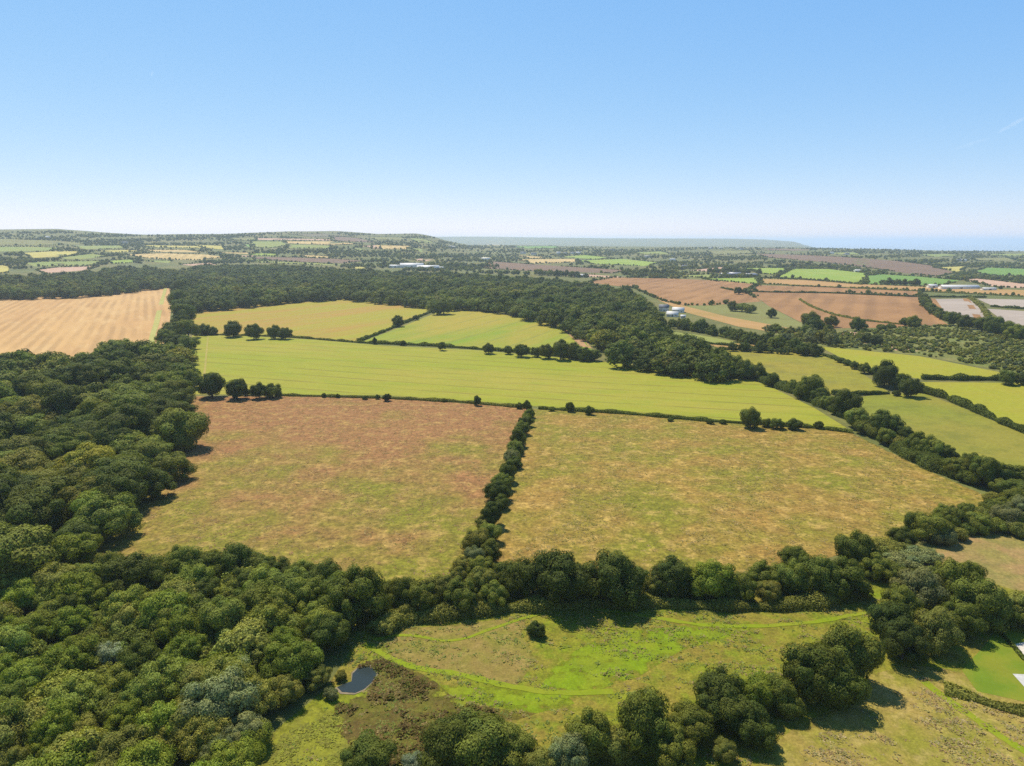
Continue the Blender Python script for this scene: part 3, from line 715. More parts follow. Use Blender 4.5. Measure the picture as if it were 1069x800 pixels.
row([(838.5, 364, 7, 'dome', 'dark'), (850, 365, 6.5, 'dome', 'dark'), (794, 362, 6, 'dome', 'dark'), (812, 357, 8, 'dome', 'mid'), (820, 354, 7, 'dome', 'grey'), (829, 360, 7, 'dome', 'dark'), (851, 340, 9, 'dome', 'deep'), (847, 334, 9, 'dome', 'dark'), (868.5, 335, 6.5, 'dome', 'olive'),
     (866, 345, 6, 'dome', 'dark'), (895, 338.5, 7, 'dome', 'dark'), (902, 341, 4, 'scrub', 'dark'), (906, 353.5, 6.5, 'dome', 'deep'), (914, 355, 6.5, 'dome', 'deep'), (945, 335.5, 5.5, 'dome', 'dark'), (954, 336, 7, 'dome', 'mid'), (920, 342, 5, 'scrub', 'mid'), (930, 341, 5, 'scrub', 'dark'),
     (996, 332.5, 7.5, 'dome', 'dark'), (1009, 335.5, 8, 'dome', 'dark'), (1026, 337.5, 9, 'dome', 'dark'), (1038, 340, 10, 'dome', 'dark'), (1050, 343, 8, 'dome', 'mid'), (1061, 347, 9, 'dome', 'mid'), (1075, 348, 9, 'dome', 'dark'), (806, 327, 5, 'dome', 'dark'), (765, 319, 6, 'dome', 'dark'), (775, 321, 7, 'scrub', 'mid'), (783, 323, 6, 'scrub', 'mid'),
     (771, 303, 4.5, 'dome', 'dark'), (778, 303.5, 3.2, 'dome', 'dark')],
    'from the left among trees scattered around the heath', 'scattered trees around the heath at the right')

row([(1045, 508, 10, 'dome', 'mid', 0.85), (1060, 510, 12, 'dome', 'dark', 0.85), (1074, 514, 13, 'dome', 'mid', 0.85), (1034, 530, 9, 'scrub', 'mid'), (1024, 534, 8, 'scrub', 'olive'), (986, 536, 9, 'dome', 'mid'), (1010, 531, 9, 'scrub', 'mid'),
     (1067, 529, 13, 'dome', 'grey', 0.8), (1040, 549, 10, 'scrub', 'mid'), (1063, 553, 11, 'scrub', 'olive'), (986, 561, 12, 'scrub', 'grey'), (1002, 558, 9, 'scrub', 'olive'), (942, 559, 11, 'dome', 'dark')],
    'from the left in the thicket below the straw field tip', 'trees of the thicket below the straw field tip')
# belt between the brown fields and the front meadow
BELT = 'along the front tree belt, counted from the left wood'
row([(90, 603, 17, 'dome', 'mid'), (112, 594, 16, 'dome', 'mid'), (137, 597, 28, 'dome', 'dark', 0.8), (166, 596, 18, 'dome', 'mid'), (193, 588, 20, 'dome', 'mid'), (219, 590, 16, 'dome', 'mid'), (246, 587, 22, 'dome', 'dark', 0.85), (272, 592, 15, 'dome', 'mid'), (292, 597, 16, 'dome', 'dark'),
     (315, 599, 17, 'dome', 'mid'), (338, 602, 19, 'dome', 'dark'), (357, 614, 22, 'dome', 'dark'), (372, 622, 28, 'dome', 'dark'),
     (402, 652, 16, 'scrub', 'olive', 0.7), (402, 618, 14, 'scrub', 'mid'), (420, 620, 17, 'dome', 'mid'), (424, 636, 12, 'scrub', 'olive'), (441, 623, 17, 'dome', 'mid'), (462, 615, 16, 'dome', 'olive'), (480, 620, 17, 'dome', 'mid'), (501, 610, 15, 'dome', 'olive'), (515, 620, 14, 'dome', 'mid'),
     (531, 601, 18, 'dome', 'dark'), (556, 605, 20, 'dome', 'dark'), (582, 602, 30, 'dome', 'deep'), (612, 604, 18, 'dome', 'dark'), (640, 603, 28, 'dome', 'deep'), (667, 605, 14, 'dome', 'mid'), (682, 612, 12, 'dome', 'olive'), (699, 603, 20, 'dome', 'deep'), (722, 606, 14, 'dome', 'fresh'),
     (745, 605, 21, 'dome', 'fresh'), (760, 610, 15, 'dome', 'mid'), (776, 614, 14, 'dome', 'mid'), (799, 600, 16, 'dome', 'mid'), (803, 616, 14, 'dome', 'olive'), (829, 580, 12, 'dome', 'dark'), (829, 605, 17, 'dome', 'mid'), (854, 597, 24, 'dome', 'dark'), (881, 602, 20, 'dome', 'dark'), (895, 575, 19, 'dome', 'dark'),
     (913, 590, 14, 'dome', 'mid'), (930, 572, 16, 'scrub', 'olive', 0.8), (944, 586, 18, 'scrub', 'grey', 0.6), (962, 580, 17, 'scrub', 'grey', 0.6), (930, 596, 16, 'scrub', 'mid', 0.7), (976, 551, 18, 'dome', 'mid', 0.8), (955, 547, 11, 'dome', 'dark'), (996, 540, 14, 'dome', 'mid', 0.85), (1020, 545, 13, 'dome', 'mid', 0.8), (1008, 551, 9, 'scrub', 'mid'),
     (1053, 539, 17, 'dome', 'grey', 0.8), (1046, 527, 10, 'dome', 'mid', 0.8), (1072, 545, 14, 'dome', 'mid', 0.8), (1060, 520, 12, 'dome', 'mid', 0.8), (1036, 519, 9, 'scrub', 'olive')],
    BELT, 'trees of the belt in front of the brown fields')
row([(930, 650, 23, 'dome', 'deep'), (944, 668, 22, 'dome', 'deep'), (962, 612, 22, 'dome', 'grey'), (978, 656, 22, 'dome', 'olive'), (996, 609, 24, 'dome', 'mid'), (1021, 628, 24, 'dome', 'mid'), (1003, 645, 19, 'dome', 'dark'), (940, 628, 17, 'dome', 'mid'), (1012, 602, 16, 'dome', 'fresh'), (1048, 640, 14, 'dome', 'dark'), (1063, 632, 19, 'dome', 'olive'), (1085, 640, 18, 'dome', 'mid')],
    'in the tall clump beside the garden lawn, from its left', 'trees of the tall clump beside the garden lawn')
row([(384, 790, 25, 'dome', 'dark', 0.8), (470, 782, 32, 'dome', 'dark', 0.85), (498, 772, 36, 'dome', 'dark', 0.85), (530, 780, 28, 'dome', 'mid', 0.85), (432, 797, 13, 'scrub', 'silver'), (565, 800, 20, 'dome', 'olive'),
     (594, 790, 23, 'dome', 'grey'), (618, 769, 25, 'dome', 'mid'), (645, 780, 20, 'dome', 'olive'), (672, 757, 32, 'dome', 'dark'), (700, 778, 24, 'dome', 'mid'), (720, 753, 22, 'dome', 'mid'), (752, 723, 29, 'dome', 'deep'), (770, 745, 24, 'dome', 'deep'), (756, 784, 12, 'dome', 'olive'), (790, 724, 20, 'dome', 'fresh'),
     (786, 757, 20, 'dome', 'dark'), (812, 724, 18, 'dome', 'dark'), (827, 738, 13, 'dome', 'mid'), (850, 698, 32, 'dome', 'dark', 1.1), (884, 683, 27, 'dome', 'mid', 1.1), (872, 712, 24, 'dome', 'dark', 1.1)],
    'from the left in the lowest row of trees', 'trees of the lower row at the meadow edge')
T(560, 656, 8.5, 'dome', 'deep', 'small lone dark bush standing in the front meadow', 'bush', 'bush')
T(118, 684, 17, 'willow', 'silver', 'silvery crowned willow standing out in the left scrub', 'willow_tree', zs=0.8)
T(155, 688, 10, 'willow', 'silver', 'small silvery shrub beside the silvery crowned willow', 'willow_tree')
T(253, 545+180, 9, 'scrub', 'grey', 'grey green bush on the near side of the pond scrub', 'bush', 'bush')
T(345, 724, 8, 'scrub', 'grey', 'grey green bush at the left tip of the pond', 'bush', 'bush')
T(356, 706, 6, 'scrub', 'olive', 'low brownish bush on the small pond peninsula', 'bush', 'bush')
row([(192, 327, 12, 'dome', 'dark'), (186, 312, 10, 'dome', 'dark'), (196, 344, 12, 'dome', 'mid', 0.8), (181, 344, 12, 'dome', 'mid', 0.8), (190, 337, 9, 'dome', 'dark'), (189, 300, 9, 'dome', 'dark'), (172, 352, 9, 'dome', 'mid', 0.8), (184, 356, 10, 'dome', 'dark', 0.8), (196, 358, 9, 'dome', 'mid', 0.8)],
    'of the narrow neck of trees beside the golden stubble field', 'trees of the neck between the two woods')

# ------------------------------------------------------------------ woods
def poisson(polyW, spacing, seed, excl=True, jitter=0.42, clear=0.75):
    g = np.random.default_rng(seed)
    P_ = np.array(polyW); x0, y0 = P_.min(0)[:2]; x1, y1 = P_.max(0)[:2]
    pts = []
    ny = int((y1-y0)/(spacing*0.87))+1
    for j in range(ny+1):
        xs = np.arange(x0+(j % 2)*spacing*0.5, x1, spacing)
        for x in xs: pts.append((x+g.uniform(-1, 1)*spacing*jitter, y0+j*spacing*0.87+g.uniform(-1, 1)*spacing*jitter))
    pts = np.array(pts); pts = pts[inpoly(pts, P_)]
    if excl and len(EXCL):
        E = np.array(EXCL)
        k = np.ones(len(pts), bool)
        for e in E: k &= np.hypot(pts[:, 0]-e[0], pts[:, 1]-e[1]) > e[2]*clear+1.2
        pts = pts[k]
    return pts
def wpoly(poly, h): return np.array([at(p[0], p[1], h)[:2] for p in densify(poly)])

WOOD = [(-60, 368), (30, 374), (75, 372), (100, 362), (125, 356), (150, 362), (195, 360), (191, 400), (189, 435), (183, 465), (170, 492), (146, 518), (116, 542), (76, 566), (36, 592), (-60, 600)]
SCRUB = [(-60, 592), (20, 592), (60, 575), (95, 582), (300, 600), (340, 615), (375, 640), (362, 665), (342, 690), (322, 712), (280, 735), (258, 772), (246, 850), (-60, 850)]
inds, rest = [], []
W1 = poisson(wpoly(WOOD, 9.0), 12.6, 11)
W2 = poisson(wpoly(SCRUB, 5.0), 5.6, 12)
gg = np.random.default_rng(5)
cand = []
for (x, y) in W1:
    r = gg.uniform(5.6, 10.4); cand.append([x, y, r, 'w'])
for (x, y) in W2:
    r = gg.uniform(2.6, 5.4); cand.append([x, y, r, 's'])
def vis(c):
    u, v = topx(c[0], c[1], 8.0); return -25 < u < PW+5 and v < 835
cand = [c for c in cand if vis(c)]
cand.sort(key=lambda c: -c[2]/math.hypot(c[0], c[1]))
BUDGET = 200
ind, rest = cand[:BUDGET], cand[BUDGET:]
def patch(x, y, s): return math.sin(x/s+1.3)*math.sin(y/s*0.8+0.5)+0.5*math.sin((x+y)/s*2.1)
rows_ = {}
for c in ind: rows_.setdefault((c[3], int(c[1]//14)), []).append(c)
keysW = sorted(k for k in rows_)
for k in keysW:
    rr = sorted(rows_[k], key=lambda c: -c[0])
    ks = [q for q in keysW if q[0] == k[0]]
    ri = ks.index(k)
    for i, c in enumerate(rr):
        p = patch(c[0], c[1], 17)+gg.normal(0, 0.5)
        if c[3] == 'w':
            tone = 'yellow' if p > 1.6 else 'olive' if p > 0.95 else 'fresh' if p > 0.7 else 'dark' if p < 0.0 else 'mid'
            kind = 'dome' if gg.random() < 0.85 else 'tall'; zs = gg.uniform(0.66, 0.9)
            lab = '%s crown in the left wood, %s in from its edge, %s rank back' % (TWORD[tone], ordn(i), ordn(ri))
            nm, cat, grp = 'broadleaf_tree', 'tree', 'trees of the left wood'
        else:
            tone = 'silver' if p > 2.8 else 'grey' if p > 1.5 else 'olive' if p > 0.55 else 'fresh' if p > 0.0 else 'mid' if p > -0.9 else 'dark'
            kind = ['scrub', 'dome', 'willow', 'willow'][gg.integers(4)]; zs = 0.9
            lab = '%s crown in the near scrub, %s from the meadow side, %s rank back' % (TWORD[tone], ordn(i), ordn(ri))
            nm, cat, grp = 'scrub_tree', 'tree', 'trees of the near scrub'
        place_tree(nm, c[0], c[1], c[2], kind, tone, lab, cat, grp, zs, bright=1.2 if c[3] == 's' else 1.0); N_IND += 1

def lod(seed, n, size, **kw):
    return crown_arrays(seed, n, size, **kw)
L2 = [lod(500+s, 1100, 0.15, nlobes=22, rz=0.88, lobe_r=(0.22, 0.40), zc=0.95, inner=0.66, low=-0.9, shape='bell') for s in range(5)]
L25 = [lod(540+s, 2800, 0.11, nlobes=30, rz=0.88, lobe_r=(0.18, 0.36), zc=0.95, inner=0.70, low=-0.8, shape='bell') for s in range(4)]
L3 = [lod(600+s, 70, 0.55, nlobes=7, rz=0.75, lobe_r=(0.3, 0.5), zc=0.7, inner=0.55, low=-0.2, core=False) for s in range(5)]
for i in range(5):   # solid heart for the far clumps
    V, Fs, cc = L3[i]
    iv = ICO1[0]*np.array([0.75, 0.75, 0.6])+np.array([0, 0, 0.6]); iv[:, 2] = np.maximum(iv[:, 2], 0)
    L3[i] = (np.vstack([V, iv]), Fs+[ICO1[1]+len(V)], np.vstack([cc, np.full((len(iv), 3), 0.85)]))

def mass(name, items, protos, label, seed=1):
    """items (x,y,r,tonecolour,zs) -> one mesh of many crowns, kind stuff"""
    g = np.random.default_rng(seed)
    Vs, Qs, Ts, Cs, b = [], [], [], [], 0
    zz = terrain(np.array([i[0] for i in items]), np.array([i[1] for i in items]))
    for it, z in zip(items, zz):
        V, Fs, cc = protos[g.integers(len(protos))]
        a = g.uniform(0, 6.28); ca, sa = math.cos(a), math.sin(a); r = it[2]
        W = np.empty_like(V)
        W[:, 0] = (V[:, 0]*ca-V[:, 1]*sa)*r+it[0]; W[:, 1] = (V[:, 0]*sa+V[:, 1]*ca)*r*g.uniform(0.9, 1.1)+it[1]; W[:, 2] = V[:, 2]*r*it[4]+z-0.1
        Vs.append(W.astype(np.float32)); Cs.append((cc*np.array(it[3])).astype(np.float32))
        Qs.append(Fs[0]+b)
        if len(Fs) > 1: Ts.append(Fs[1]+b)
        b += len(V)
    me = mesh_np(name, np.vstack(Vs), [np.vstack(Qs)]+([np.vstack(Ts)] if Ts else []), FOL, np.vstack(Cs))
    o = link(name, me); tag(o, label, kind='stuff'); return o
def tonec(t, g, v=0.18):
    c = np.array(TONE[t])*g.uniform(1-v, 1+v); h = g.uniform(-0.07, 0.07)
    return c*np.array([1+h, 1, 1-h])
g = np.random.default_rng(21)
items = []
for c in rest:
    p = patch(c[0], c[1], 17)+g.normal(0, 0.5)
    tone = 'yellow' if p > 1.6 else 'olive' if p > 0.95 else 'fresh' if p > 0.7 else 'dark' if p < 0.0 else 'mid'
    if c[3] == 's': tone = 'grey' if p > 1.8 else 'olive' if p > 0.5 else 'mid'
    items.append((c[0], c[1], c[2], tonec(tone, g, 0.28), g.uniform(0.62, 0.92)))
mass('woodland', items, L25, 'farther trees of the left wood closing into one canopy')

def woodfill(name, poly, h, spacing, rmin, rmax, seed, label, protos=L2, zs=1.0):
    g = np.random.default_rng(seed); pts = poisson(wpoly(poly, h), spacing, seed)
    it = []
    for x, y in pts:
        p = patch(x, y, 60)+g.normal(0, 0.55)
        tone = 'yellow' if p > 1.9 else 'olive' if p > 1.1 else 'dark' if p < 0.35 else 'mid'
        it.append((x, y, g.uniform(rmin, rmax), tonec(tone, g, 0.3), zs*g.uniform(0.58, 0.95)))
    mass(name, it, protos, label, seed); return len(it)
nM1 = woodfill('woodland', [(-60, 283), (0, 286), (30, 289), (60, 287), (100, 284), (130, 279), (160, 281), (188, 284), (184, 294), (150, 299), (100, 304), (50, 306.5), (-60, 307)], 9, 15, 6.5, 11, 31, 'dark wood behind the golden stubble field')
nM2 = woodfill('woodland', [(186, 284), (210, 277), (300, 278), (400, 284), (500, 287), (560, 291), (620, 298), (660, 305), (680, 320), (684, 333), (692, 345), (722, 355), (750, 368), (758, 384), (735, 383), (700, 378), (660, 373), (637, 368), (628, 352), (608, 345), (585, 334), (520, 319), (470, 315), (450, 317), (400, 311), (357, 307), (300, 310), (240, 316), (205, 318), (184, 318), (183, 300)],
        9, 14.5, 6.5, 11, 32, 'broad dark wood across the middle of the view')

# named belts in the middle distance
def belt(poly_line, width, spacing, rmin, rmax, seed, label, tones=('dark', 'dark', 'mid'), protos=L2, name='tree_belt'):
    g = np.random.default_rng(seed)
    W = np.array([at(*p)[:2] for p in densify(poly_line, False, 4)]); it = []
    seg = np.linalg.norm(np.diff(W, axis=0), axis=1); cum = np.concatenate([[0], np.cumsum(seg)])
    for s in np.arange(0, cum[-1], spacing):
        x = np.interp(s, cum, W[:, 0]); y = np.interp(s, cum, W[:, 1])
        it.append((x+g.uniform(-1, 1)*width/2, y+g.uniform(-1, 1)*width/2, g.uniform(rmin, rmax), tonec(tones[g.integers(len(tones))], g), g.uniform(0.8, 1.2)))
    mass(name, it, protos, label, seed)
belt([(684, 340), (705, 343), (730, 347), (760, 353), (785, 358), (812, 363)], 14, 4.2, 3.5, 6, 41, 'thick belt of trees running down from the white farmhouse')
belt([(845, 372), (855, 368), (820, 370), (760, 366)], 5, 5, 2.5, 4, 42, 'bushy hedge along the top of the olive pasture')
belt([(805, 346), (830, 350), (850, 356), (870, 362)], 22, 4, 3, 6, 43, 'tangled trees between the ochre strip and the olive pasture', ('dark', 'mid', 'olive', 'grey'))
belt([(655, 286.5), (690, 287), (706, 288)], 25, 7, 5, 8, 44, 'dark trees left of the green strip')
belt([(560, 287), (600, 289.5), (612, 290)], 18, 8, 5, 8, 45, 'dark trees behind the middle wood')
belt([(742, 285), (760, 284), (770, 286), (792, 286)], 25, 9, 5, 8, 46, 'trees around the dark barns')
belt([(393, 278), (420, 276), (425, 277)], 25, 9, 5, 8, 47, 'trees left of the white sheds')
belt([(470, 281), (490, 280), (512, 279)], 50, 7, 5, 8, 48, 'trees right of the white sheds')
belt([(815, 279), (840, 279), (880, 281), (898, 283)], 15, 8, 5, 8, 49, 'belt of trees above the lime green field')
belt([(921, 297), (940, 298), (962, 298.5)], 10, 7, 5, 7, 50, 'belt of trees below the deep green field')
belt([(963, 312), (968, 322), (978, 330), (992, 336)], 6, 5, 3, 5, 51, 'curving hedge at the left of the pale covered field')

# ------------------------------------------------------------------ hedges (each a thing)
def hedge(line, w, h, tone, label, seed=1, gap=0.0):
    g = np.random.default_rng(seed)
    px = densify(line, False, 6)
    W = np.array([at(*p)[:2] for p in px])
    for _ in range(2): W[1:-1] = (W[:-2]+2*W[1:-1]+W[2:])/4
    seg = np.linalg.norm(np.diff(W, axis=0), axis=1); cum = np.concatenate([[0], np.cumsum(seg)]); Ltot = cum[-1]
    Dm = np.hypot(*W.mean(0)); s = max(0.35, Dm/F*1.0)
    n = int(min(60000, Ltot*(w+2*h)/(s*s)*2.4))
    ph = g.uniform(0, 9, 6)
    def prof(t): return 0.78+0.16*np.sin(t/3.1+ph[0])+0.13*np.sin(t/7.3+ph[1])+0.12*np.sin(t/1.7+ph[2])+0.10*np.sin(t/19+ph[3])
    t = g.uniform(0, Ltot, n)
    if gap: t = t[(np.sin(t/11+ph[4])+np.sin(t/4.7+ph[5])) > -2+gap*2]; n = len(t)
    th = g.uniform(0, np.pi, n); k = prof(t)*g.uniform(0.85, 1.1, n)
    cx, cy = np.interp(t, cum, W[:, 0]), np.interp(t, cum, W[:, 1])
    dx = np.interp(t+0.5, cum, W[:, 0])-np.interp(t-0.5, cum, W[:, 0]); dy = np.interp(t+0.5, cum, W[:, 1])-np.interp(t-0.5, cum, W[:, 1])
    nn = unit(np.stack([-dy, dx], 1))
    lat = np.cos(th)*w/2*k; up = np.abs(np.sin(th))**0.7*h*k
    X, Y = cx+nn[:, 0]*lat, cy+nn[:, 1]*lat
    Pt = np.stack([X, Y, terrain(X, Y)+up], 1)
    Nn = unit(np.stack([nn[:, 0]*np.cos(th), nn[:, 1]*np.cos(th), np.sin(th)], 1)+g.normal(0, 0.5, (n, 3)))
    V, Q = quads_from(Pt, Nn, s*1.15, g)
    c = np.array(TONE[tone]); tt = (1+0.15*np.sin(t/5+ph[1]))*g.uniform(0.75, 1.25, n)
    cc = np.repeat(tt[:, None]*c, 4, 0)
    # solid heart
    ts = np.arange(0, Ltot, 2.5); rings = []
    for a in (0, 0.8, 1.57, 2.34, 3.14159):
        kk = prof(ts)*0.72; cx, cy = np.interp(ts, cum, W[:, 0]), np.interp(ts, cum, W[:, 1])
        dx = np.interp(ts+0.5, cum, W[:, 0])-np.interp(ts-0.5, cum, W[:, 0]); dy = np.interp(ts+0.5, cum, W[:, 1])-np.interp(ts-0.5, cum, W[:, 1])
        nn = unit(np.stack([-dy, dx], 1)); X = cx+nn[:, 0]*math.cos(a)*w/2*kk; Y = cy+nn[:, 1]*math.cos(a)*w/2*kk
        rings.append(np.stack([X, Y, terrain(X, Y)+abs(math.sin(a))*h*kk], 1))
    if not gap and len(ts) > 2:
        Rr = np.stack(rings, 1).reshape(-1, 3); b0 = len(V)
        q = np.array([[b0+5*i+j, b0+5*(i+1)+j, b0+5*(i+1)+j+1, b0+5*i+j+1] for i in range(len(ts)-1) for j in range(4)])
        V = np.vstack([V, Rr]); Q = np.vstack([Q, q]); cc = np.vstack([cc, np.tile(c*0.9, (len(Rr), 1))])
    o = link('hedge', mesh_np('hedge', V, Q, FOL, cc)); tag(o, label, 'hedge', 'hedges between the fields')
    return o
HG = [
 ([(203, 349), (300, 352), (374, 358)], 3, 1.8, 'olive', 'low hedge along the top of the long green field, left half'),
 ([(374, 358), (460, 362), (540, 368), (620, 376)], 4, 2.6, 'mid', 'hedge along the top of the long green field, right half'),
 ([(374, 357), (405, 345), (440, 330), (456, 324)], 4, 2.4, 'dark', 'dark diagonal hedge between the two upper fields'),
 ([(288, 413), (400, 416), (480, 420), (548, 426)], 3, 1.4, 'olive', 'low scrubby hedge between long green field and left brown field'),
 ([(562, 427), (650, 432), (740, 440), (850, 447), (890, 452)], 3.2, 1.7, 'mid', 'low hedge between long green field and straw field'),
 ([(868, 412), (900, 412.5), (928, 411.5)], 3, 2.4, 'dark', 'short hedge between olive pasture and grazed pasture'),
 ([(852, 369), (880, 378), (915, 392)], 3, 2.4, 'dark', 'hedge between olive pasture and narrow bright field'),
 ([(962, 396), (1000, 397), (1046, 397)], 5, 3.6, 'dark', 'dense dark hedge below the narrow bright field'),
 ([(955, 408), (985, 415), (1020, 430), (1050, 444), (1080, 456), (1110, 468)], 5.5, 3.8, 'dark', 'long dark hedge curving down to the right edge'),
 ([(1046, 392), (1069, 398), (1130, 402)], 5, 3.5, 'dark', 'hedge running off right of the narrow bright field'),
 ([(750, 365), (800, 367), (850, 369)], 3, 2.2, 'dark', 'hedge at the head of the olive pasture'),
 ([(753, 301), (765, 304), (800, 305.5), (870, 306.5), (960, 310.5), (1030, 311)], 4, 3, 'dark', 'dark hedge line crossing the reddish stubble'),
 ([(835, 313), (845, 320), (870, 329), (900, 335), (950, 340)], 4, 2.0, 'olive', 'faint curving hedge through the reddish stubble'),
 ([(790, 296.5), (860, 300), (960, 304.5), (1069, 310)], 4, 2.2, 'olive', 'thin hedge between ochre grass and reddish stubble'),
 ([(1013, 312), (1025, 320), (1032, 332)], 7, 3, 'olive', 'hedge between the two pale covered fields'),
 ([(1034, 320.5), (1069, 323), (1130, 325)], 5, 3.4, 'dark', 'dark hedge between the two rear pale covered fields'),
 ([(812, 289), (820, 283), (826, 280)], 6, 4, 'dark', 'hedge between the two lime green fields'),
 ([(795, 290), (840, 292), (900, 297.5)], 4, 2.5, 'dark', 'hedge along the foot of the lime green field'),
 ([(735, 359), (760, 361), (790, 364)], 3, 2, 'dark', 'hedge stub above the ochre paddock'),
 ([(700, 340), (740, 349), (775, 357)], 3, 2.5, 'mid', 'hedge above the pale paddock by the farmhouse'),
 ([(1045, 662), (1055, 673), (1069, 690), (1085, 705)], 0.9, 1.1, 'dark', 'clipped narrow garden hedge beside the driveway'),
 ([(985, 720), (1010, 727), (1040, 738), (1069, 744), (1100, 746)], 3.4, 1.0, 'olive', 'low ragged hedge along the lower edge of the lawn'),
]
HG += [
 ([(752, 386), (790, 396), (840, 415), (880, 434), (920, 459), (960, 483), (1000, 500), (1060, 508), (1110, 512)], 8, 4.0, 'dark', 'tangled hedge bank under the diagonal belt of trees'),
 ([(553, 428), (548, 445), (540, 470), (533, 492), (522, 520), (512, 545), (502, 575), (490, 605)], 4.5, 2.6, 'mid', 'bramble hedge under the central row of bushes'),
 ([(395, 655), (430, 648), (480, 642), (540, 636), (600, 632), (670, 631), (740, 634), (800, 636), (860, 630), (905, 620)], 5, 2.6, 'olive', 'bramble bank along the foot of the front tree belt'),
]
for i, (l, w, h, t, lab) in enumerate(HG): hedge(l, w, h, t, lab, 70+i)

# far hedgerows: along the edges of the patchwork fields, plus tree masses on the unfarmed land between them
g = np.random.default_rng(77)
items = []
for k, poly in FAR:
    dp = densify(poly, True, 5)+[np.array(poly[0], float)]
    W = np.array([at(*p)[:2] for p in dp])
    if np.hypot(*W.mean(0)) < 1150: continue
    seg = np.linalg.norm(np.diff(W, axis=0), axis=1); cum = np.concatenate([[0], np.cumsum(seg)])
    ph = g.uniform(0, 9)
    s = 0
    while s < cum[-1]:
        x = np.interp(s, cum, W[:, 0]); y = np.interp(s, cum, W[:, 1])
        r = g.uniform(1.3, 2.5) if g.random() < 0.92 else g.uniform(3, 5)
        if math.sin(s/90+ph) > -0.75: items.append((x+g.normal(0, 2), y+g.normal(0, 2), r, tonec('dark' if g.random() < .6 else 'mid', g), 1.0))
        s += r*1.7+g.uniform(0, 2)
    if len(items) > 14000: break
nH = len(items)
mass('distant_hedgerows', items, L3, 'far hedgerows and hedge trees netting the distant fields')
items = []
lowy = lambda u: float(np.interp(u, [0, 130, 190, 400, 560, 640, 700, 790, 1069], [282, 276, 274, 282, 288, 290, 292, 290, 298]))
NF = 26000
U = g.uniform(-30, 1100, NF); top = np.interp(U, SKX, SKY)+0.6
LOW = np.interp(U, [0, 130, 190, 400, 560, 640, 700, 790, 1069], [282, 276, 274, 282, 288, 290, 292, 290, 298])
Vv = top+(LOW-top)*g.uniform(0, 1, NF)**1.15
den = np.sin(U/19+Vv*0.9)+np.sin(U/47-Vv*0.55+1)+0.8*np.sin(Vv*1.3+U/90)+0.7*g.normal(size=NF)
kp = den > -0.2
UV = np.stack([U, Vv], 1)[kp]
Dk = np.array([np.hypot(*at(u, v)[:2]) for u, v in UV])
UVt = UV-np.stack([0*Dk, 7.5*F/Dk], 1)
for q in FIELDS_PX:
    m_ = ~(inpoly(UV, q) | inpoly(UVt, q) | inpoly((UV+UVt)/2, q)); UV, UVt = UV[m_], UVt[m_]
for u, v in UV:
    w = at(u, v)
    items.append((w[0], w[1], g.uniform(3.2, 6.2), tonec(('dark', 'dark', 'mid', 'olive')[g.integers(4)], g), g.uniform(0.8, 1.1)))
nT = len(items)
mass('distant_woodland', items, L3, 'distant copses and tree lines fading towards the skyline', 3)

# heath scrub on the right
items = []
HEATH = [(795, 343), (860, 347), (950, 343), (1000, 338), (1040, 345), (1130, 352), (1130, 402), (1050, 388), (960, 371), (860, 362), (830, 358)]
pts = poisson(wpoly(HEATH, 0), 3.8, 81, excl=True)
for x, y in pts:
    if patch(x, y, 22)+g.normal(0, 0.8) < -0.3: continue
    items.append((x, y, g.uniform(0.8, 2.6), tonec(('mid', 'olive', 'grey', 'olive')[g.integers(4)], g), 0.8))
mass('heath_scrub', items, L3, 'low gorse and bramble dotting the heath at the right', 5)
mh = field_mat('heath', (0.12, 0.14, 0.028), (0.165, 0.15, 0.04), (0.09, 0.105, 0.022), big=30, mid=9, fine=1.5, midamt=0.6, fineamt=0.3, bump=0.3)
sheet('heath', HEATH, mh, 'mottled green heath at the right', 0.5, register=False)

